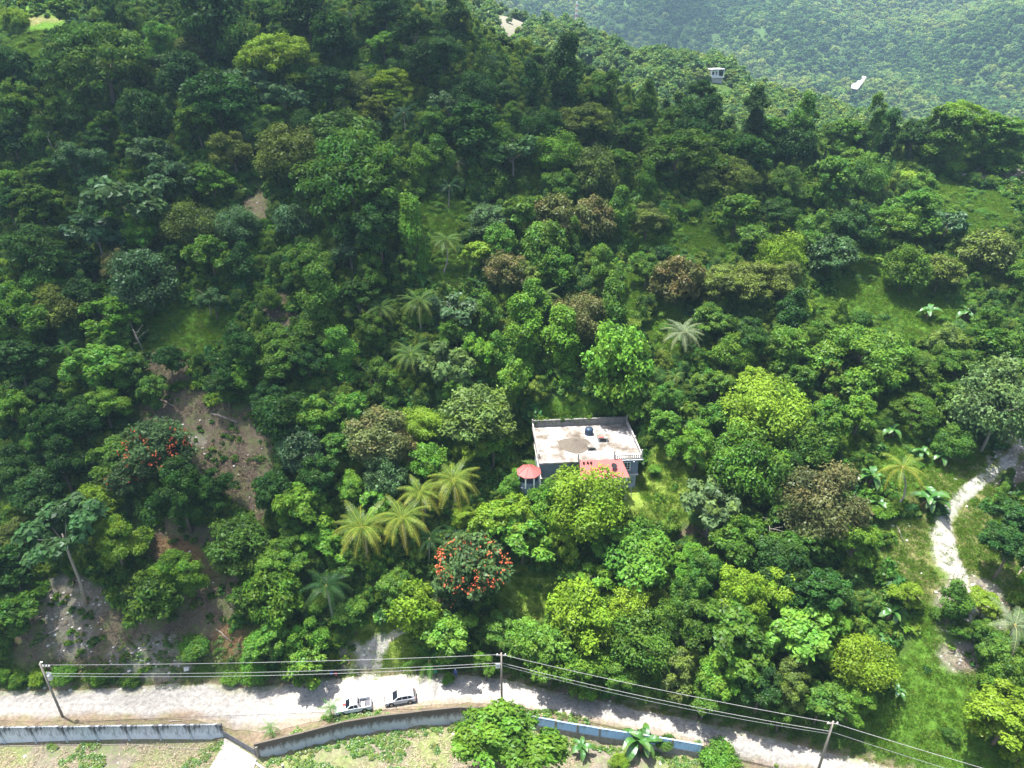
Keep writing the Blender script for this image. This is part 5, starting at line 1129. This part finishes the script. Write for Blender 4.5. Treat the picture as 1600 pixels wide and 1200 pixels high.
shell('body', [(-2.30,.36),(-2.36,.7),(-2.22,.95),(-1.25,1.08),(2.15,1.12),(2.28,.9),(2.28,.40)], hwl2, M['carsilver'], sv)
shell('cabin', [(-1.22,1.05),(-.42,1.60),(.1,1.70),(1.55,1.68),(1.95,1.5),(2.2,1.08)], hwc2, M['carsilver'], sv, .07)
quad('windscreen', [(-1.19,-.80,1.09),(-1.19,.80,1.09),(-.44,.67,1.605),(-.44,-.67,1.605)], M['glass'], sv); quad('rear_window', [(2.19,.78,1.14),(2.19,-.78,1.14),(1.97,-.66,1.50),(1.97,.66,1.50)], M['glass'], sv)
for sy in (-1, 1):
    side_poly('side_window', [(-.86,1.12),(-.34,1.53),(.18,1.58),(.18,1.14)], hwc2, M['glass'], sv, sy, .012); side_poly('side_window', [(.25,1.14),(.25,1.58),(.98,1.58),(1.08,1.14)], hwc2, M['glass'], sv, sy, .012); side_poly('side_window', [(1.15,1.14),(1.06,1.57),(1.5,1.53),(1.82,1.2)], hwc2, M['glass'], sv, sy, .012)
    BX((-2.32,sy*.62-.22,.70), (-2.16,sy*.62+.22,.86)).build('headlight', M['lamp'], sv, .03); BX((2.20,sy*.78-.12,.78), (2.30,sy*.78+.12,1.02)).build('tail_light', M['red'], sv, .02); BX((-.98,sy*.99-.1,1.05), (-.86,sy*.99+.1,1.2)).build('mirror', M['carsilver'], sv, .03)
    MB().tube([(-.1,sy*.62,1.74),(1.5,sy*.62,1.73)], .025, 5).build('roof_rail', M['metal'], sv)
BX((-2.40,-.85,.36), (-2.26,.85,.58)).build('front_bumper', M['black'], sv, .04); BX((-2.37,-.45,.62), (-2.27,.45,.8)).build('grille', M['black'], sv, .02); BX((2.26,-.85,.36), (2.38,.85,.62)).build('rear_bumper', M['black'], sv, .04)
wheels(sv, (-1.42, 1.36), .36, .91)

# ------------------------------------------------------------------ people
M['skin'] = plain('skin', (.12,.065,.04), .6, .1, 6); M['hair'] = plain('hair', (.012,.010,.009), .9, .1, 9)
def person(px, py, shirt, trousers, label, rz=0, bend=0.0, cap=None, stride=.12):
    p = at(px, py, 0); p.z = max(ground(p.x, p.y), 0)+.06; r = empty('person', p, rz)
    hip = Vector((0, 0, .92)); sh = hip+Vector((math.sin(bend)*.50, 0, math.cos(bend)*.50)); nk = sh+Vector((math.sin(bend)*.10, 0, math.cos(bend)*.10)); hd = nk+Vector((math.sin(bend*.8)*.10, 0, math.cos(bend*.8)*.12)); tp = hd+Vector((math.sin(bend*.6)*.10, 0, .11))
    V = [hip, hip.lerp(sh,.5), sh, nk, hd, tp]; Rr = [.155,.14,.15,.055,.085,.075]; E = [(0,1),(1,2),(2,3),(3,4),(4,5)]
    def add(pv, rd, frm): V.append(Vector(pv)); Rr.append(rd); E.append((frm, len(V)-1)); return len(V)-1
    add(hd+Vector((.10,0,-.01)), .02, 4)
    for sy in (-1, 1):
        a = add(hip+Vector((0,sy*.10,-.08)), .10, 0); k = add((stride*sy*.6+.05, sy*.12, .50), .065, a); an = add((stride*sy, sy*.12, .10), .042, k); add((stride*sy+.16, sy*.13, .035), .038, an)
        s_ = add(sh+Vector((0,sy*.19,-.02)), .062, 2); e_ = add(sh+Vector((.02+bend*.12, sy*.25, -.28)), .045, s_); wr = add(sh+Vector((.12+bend*.2, sy*.25, -.50)), .030, e_); pm = add(sh+Vector((.15+bend*.2, sy*.245, -.57)), .034, wr)
        for i, (dx, ln_) in enumerate(((.035,.075),(.012,.085),(-.012,.08),(-.035,.065))): add(V[pm]+Vector((dx+.01, -sy*.02, -ln_)), .009, pm)
        add(V[pm]+Vector((.055, -sy*.01, -.02)), .010, pm)
    me = bpy.data.meshes.new('body'); me.from_pydata([tuple(q) for q in V], E, []); me.update(); o = link('body', me, None, r)
    sk = o.modifiers.new('skin', 'SKIN')
    for i, q in enumerate(me.skin_vertices[0].data): q.radius = (Rr[i], Rr[i]); q.use_root = (i == 0)
    o.modifiers.new('smooth', 'SUBSURF').levels = 1; o.modifiers['smooth'].render_levels = 1
    m, T, N, L = new_mat('clothing'); b = N['Principled BSDF']; b.inputs['Roughness'].default_value = .85; tc = N.new('ShaderNodeTexCoord'); sp = N.new('ShaderNodeSeparateXYZ'); L.new(tc.outputs['Object'], sp.inputs[0])
    rp = ramp(N, [(0,(.03,.025,.02)),(.045,trousers),(.46,shirt),((nk.z-.02)/2,(.12,.065,.04))]); rp.color_ramp.interpolation = 'CONSTANT'; mr = N.new('ShaderNodeMath'); mr.operation = 'MULTIPLY'; mr.inputs[1].default_value = .5; L.new(sp.outputs[2], mr.inputs[0]); L.new(mr.outputs[0], rp.inputs[0]); L.new(rp.outputs[0], b.inputs['Base Color']); me.materials.append(m)
    bm = bmesh.new(); bmesh.ops.create_icosphere(bm, subdivisions=2, radius=.105)
    for v_ in list(bm.verts):
        if v_.co.z < -.015: bm.verts.remove(v_)
    hm = bpy.data.meshes.new('hair'); bm.to_mesh(hm); bm.free(); hm.materials.append(cap or M['hair']); link('cap' if cap else 'hair', hm, None, r, hd+Vector((-.012,0,.045)), (0, bend*.6, 0))
    for sy in (-1, 1): MB().lathe([(.004,-.006),(.010,0),(.004,.006)], 8).build('eye', M['white'], r, loc=hd+Vector((.082,sy*.032,.025)))
    tag(r, label, 'person', 'people along the road')
person(519,1060,(.05,.12,.42),(.03,.03,.04),'person in blue shirt standing at the side track corner',-.8)
person(526,1061,(.55,.06,.10),(.02,.02,.03),'person in red top beside the one in blue',-2.2)
person(681,1058,(.03,.26,.12),(.04,.04,.05),'person in green shirt standing at roadside behind the silver car',-1.2)
person(674,1060,(.02,.02,.025),(.02,.02,.025),'person in dark clothes left of the one in green',-1.9)
person(712,1058,(.06,.10,.30),(.05,.08,.24),'person in blue clothes and white cap under the trees',-1.5,0,M['white'])
person(751,1083,(.65,.65,.66),(.10,.10,.13),'person in white shirt bending forward on the shaded road',2.7,.75)

# ------------------------------------------------------------------ drifting cloud that shades the upper left slope, and one over the far mountain
def cloud_mat():
    m, T, N, L = new_mat('cloud_vapour'); N.remove(N['Principled BSDF']); at_ = N.new('ShaderNodeAttribute'); at_.attribute_name = 'thick'
    d = N.new('ShaderNodeBsdfDiffuse'); d.inputs[0].default_value = (.95,.95,.95,1); t = N.new('ShaderNodeBsdfTranslucent'); t.inputs[0].default_value = (.95,.95,.95,1); tr = N.new('ShaderNodeBsdfTransparent')
    a = N.new('ShaderNodeMixShader'); a.inputs[0].default_value = .5; L.new(d.outputs[0], a.inputs[1]); L.new(t.outputs[0], a.inputs[2])
    b = N.new('ShaderNodeMixShader'); L.new(at_.outputs['Fac'], b.inputs[0]); L.new(tr.outputs[0], b.inputs[1]); L.new(a.outputs[0], b.inputs[2]); L.new(b.outputs[0], N['Material Output'].inputs[0]); return m
M['cloud'] = cloud_mat()
def cloud(alt, poly, soft, amt, ground_z, seed, step, thick):
    "poly: outline of the shade on the hillside; the cloud hangs up the sun's direction from it"
    P = np.array(poly, float); sh = np.array((SUN_DIR.x, SUN_DIR.y))/SUN_DIR.z*(alt-ground_z)
    x0, y0 = P.min(0)-soft*1.5; x1, y1 = P.max(0)+soft*1.5
    X, Y = np.meshgrid(np.arange(x0, x1, step), np.arange(y0, y1, step)); inside = np.zeros(X.shape, bool); dist = np.full(X.shape, 1e9)
    for i in range(len(P)):
        a, b = P[i], P[(i+1) % len(P)]
        cross = ((a[1] > Y) != (b[1] > Y)) & (X < (b[0]-a[0])*(Y-a[1])/(b[1]-a[1]+1e-9)+a[0]); inside ^= cross
        t = np.clip(((X-a[0])*(b[0]-a[0])+(Y-a[1])*(b[1]-a[1]))/((b[0]-a[0])**2+(b[1]-a[1])**2), 0, 1); dist = np.minimum(dist, np.hypot(X-a[0]-t*(b[0]-a[0]), Y-a[1]-t*(b[1]-a[1])))
    sd = np.where(inside, dist, -dist)+(fbm(X, Y, soft*2.4, seed, 4)-.5)*soft*2.6
    k = sstep(-soft*.55, soft*.9, sd); th = amt*k*(.62+.6*fbm(X, Y, soft*1.5, seed+9, 3))
    ny, nx = X.shape; zt = alt+thick*np.sqrt(np.clip(k, 0, 1))*(.35+fbm(X, Y, soft, seed+4, 4)); zb = alt-thick*.18*k
    v = np.concatenate([np.stack([X+sh[0], Y+sh[1], zt], -1).reshape(-1, 3), np.stack([X+sh[0], Y+sh[1], zb], -1).reshape(-1, 3)])
    i = (np.arange(ny-1)[:, None]*nx+np.arange(nx-1)[None]); kf = (k[:-1, :-1]+k[1:, 1:]+k[1:, :-1]+k[:-1, 1:]) > .01; i = i[kf]
    o2 = ny*nx; f = np.concatenate([np.stack([i, i+1, i+nx+1, i+nx], -1), np.stack([i+o2, i+nx+o2, i+nx+1+o2, i+1+o2], -1)])
    me = bpy.data.meshes.new('cloud'); me.from_pydata(v.tolist(), [], f.tolist()); me.update(); me.polygons.foreach_set('use_smooth', np.ones(len(f), bool)); me.materials.append(M['cloud'])
    a = me.attributes.new('thick', 'FLOAT', 'POINT'); a.data.foreach_set('value', np.clip(np.concatenate([th, th]), 0, .95).astype(np.float32).ravel())
    return tag(link('cloud', me), 'soft white cloud drifting high above the slope', 'cloud', None, 'structure')
cloud(520, [(-260,70),(-62,74),(-44,92),(-40,112),(-22,138),(12,150),(62,160),(70,186),(20,205),(-40,212),(-120,205),(-260,190)], 16, .40, 60, 3, 4.0, 60)
cloud(560, [(150,1180),(185,1290),(330,1330),(265,1120),(200,1080)], 40, .6, 60, 5, 10, 80)
cloud(560, [(640,900),(560,860),(760,980),(700,1000)], 40, .5, 20, 6, 10, 80)

# ------------------------------------------------------------------ the humid air
M['haze'], T, N, L = new_mat('humid_air'); N.remove(N['Principled BSDF'])
pvn = N.new('ShaderNodeVolumePrincipled'); pvn.inputs['Color'].default_value = (.50,.77,1.0,1); pvn.inputs['Density'].default_value = HAZE_DENSITY; pvn.inputs['Anisotropy'].default_value = .25
L.new(pvn.outputs[0], N['Material Output'].inputs['Volume'])
ZT = float(GZ.max())+60; ZB = float(GZ.min())-2
hzb = BX((-2360,-560,ZB), (2360,2680,ZT)).build('haze', M['haze']); tag(hzb, 'thin humid air over the whole valley', 'haze', None, 'stuff')
print('terrain range', GZ.min(), GZ.max(), 'trees', len(tree_rec))
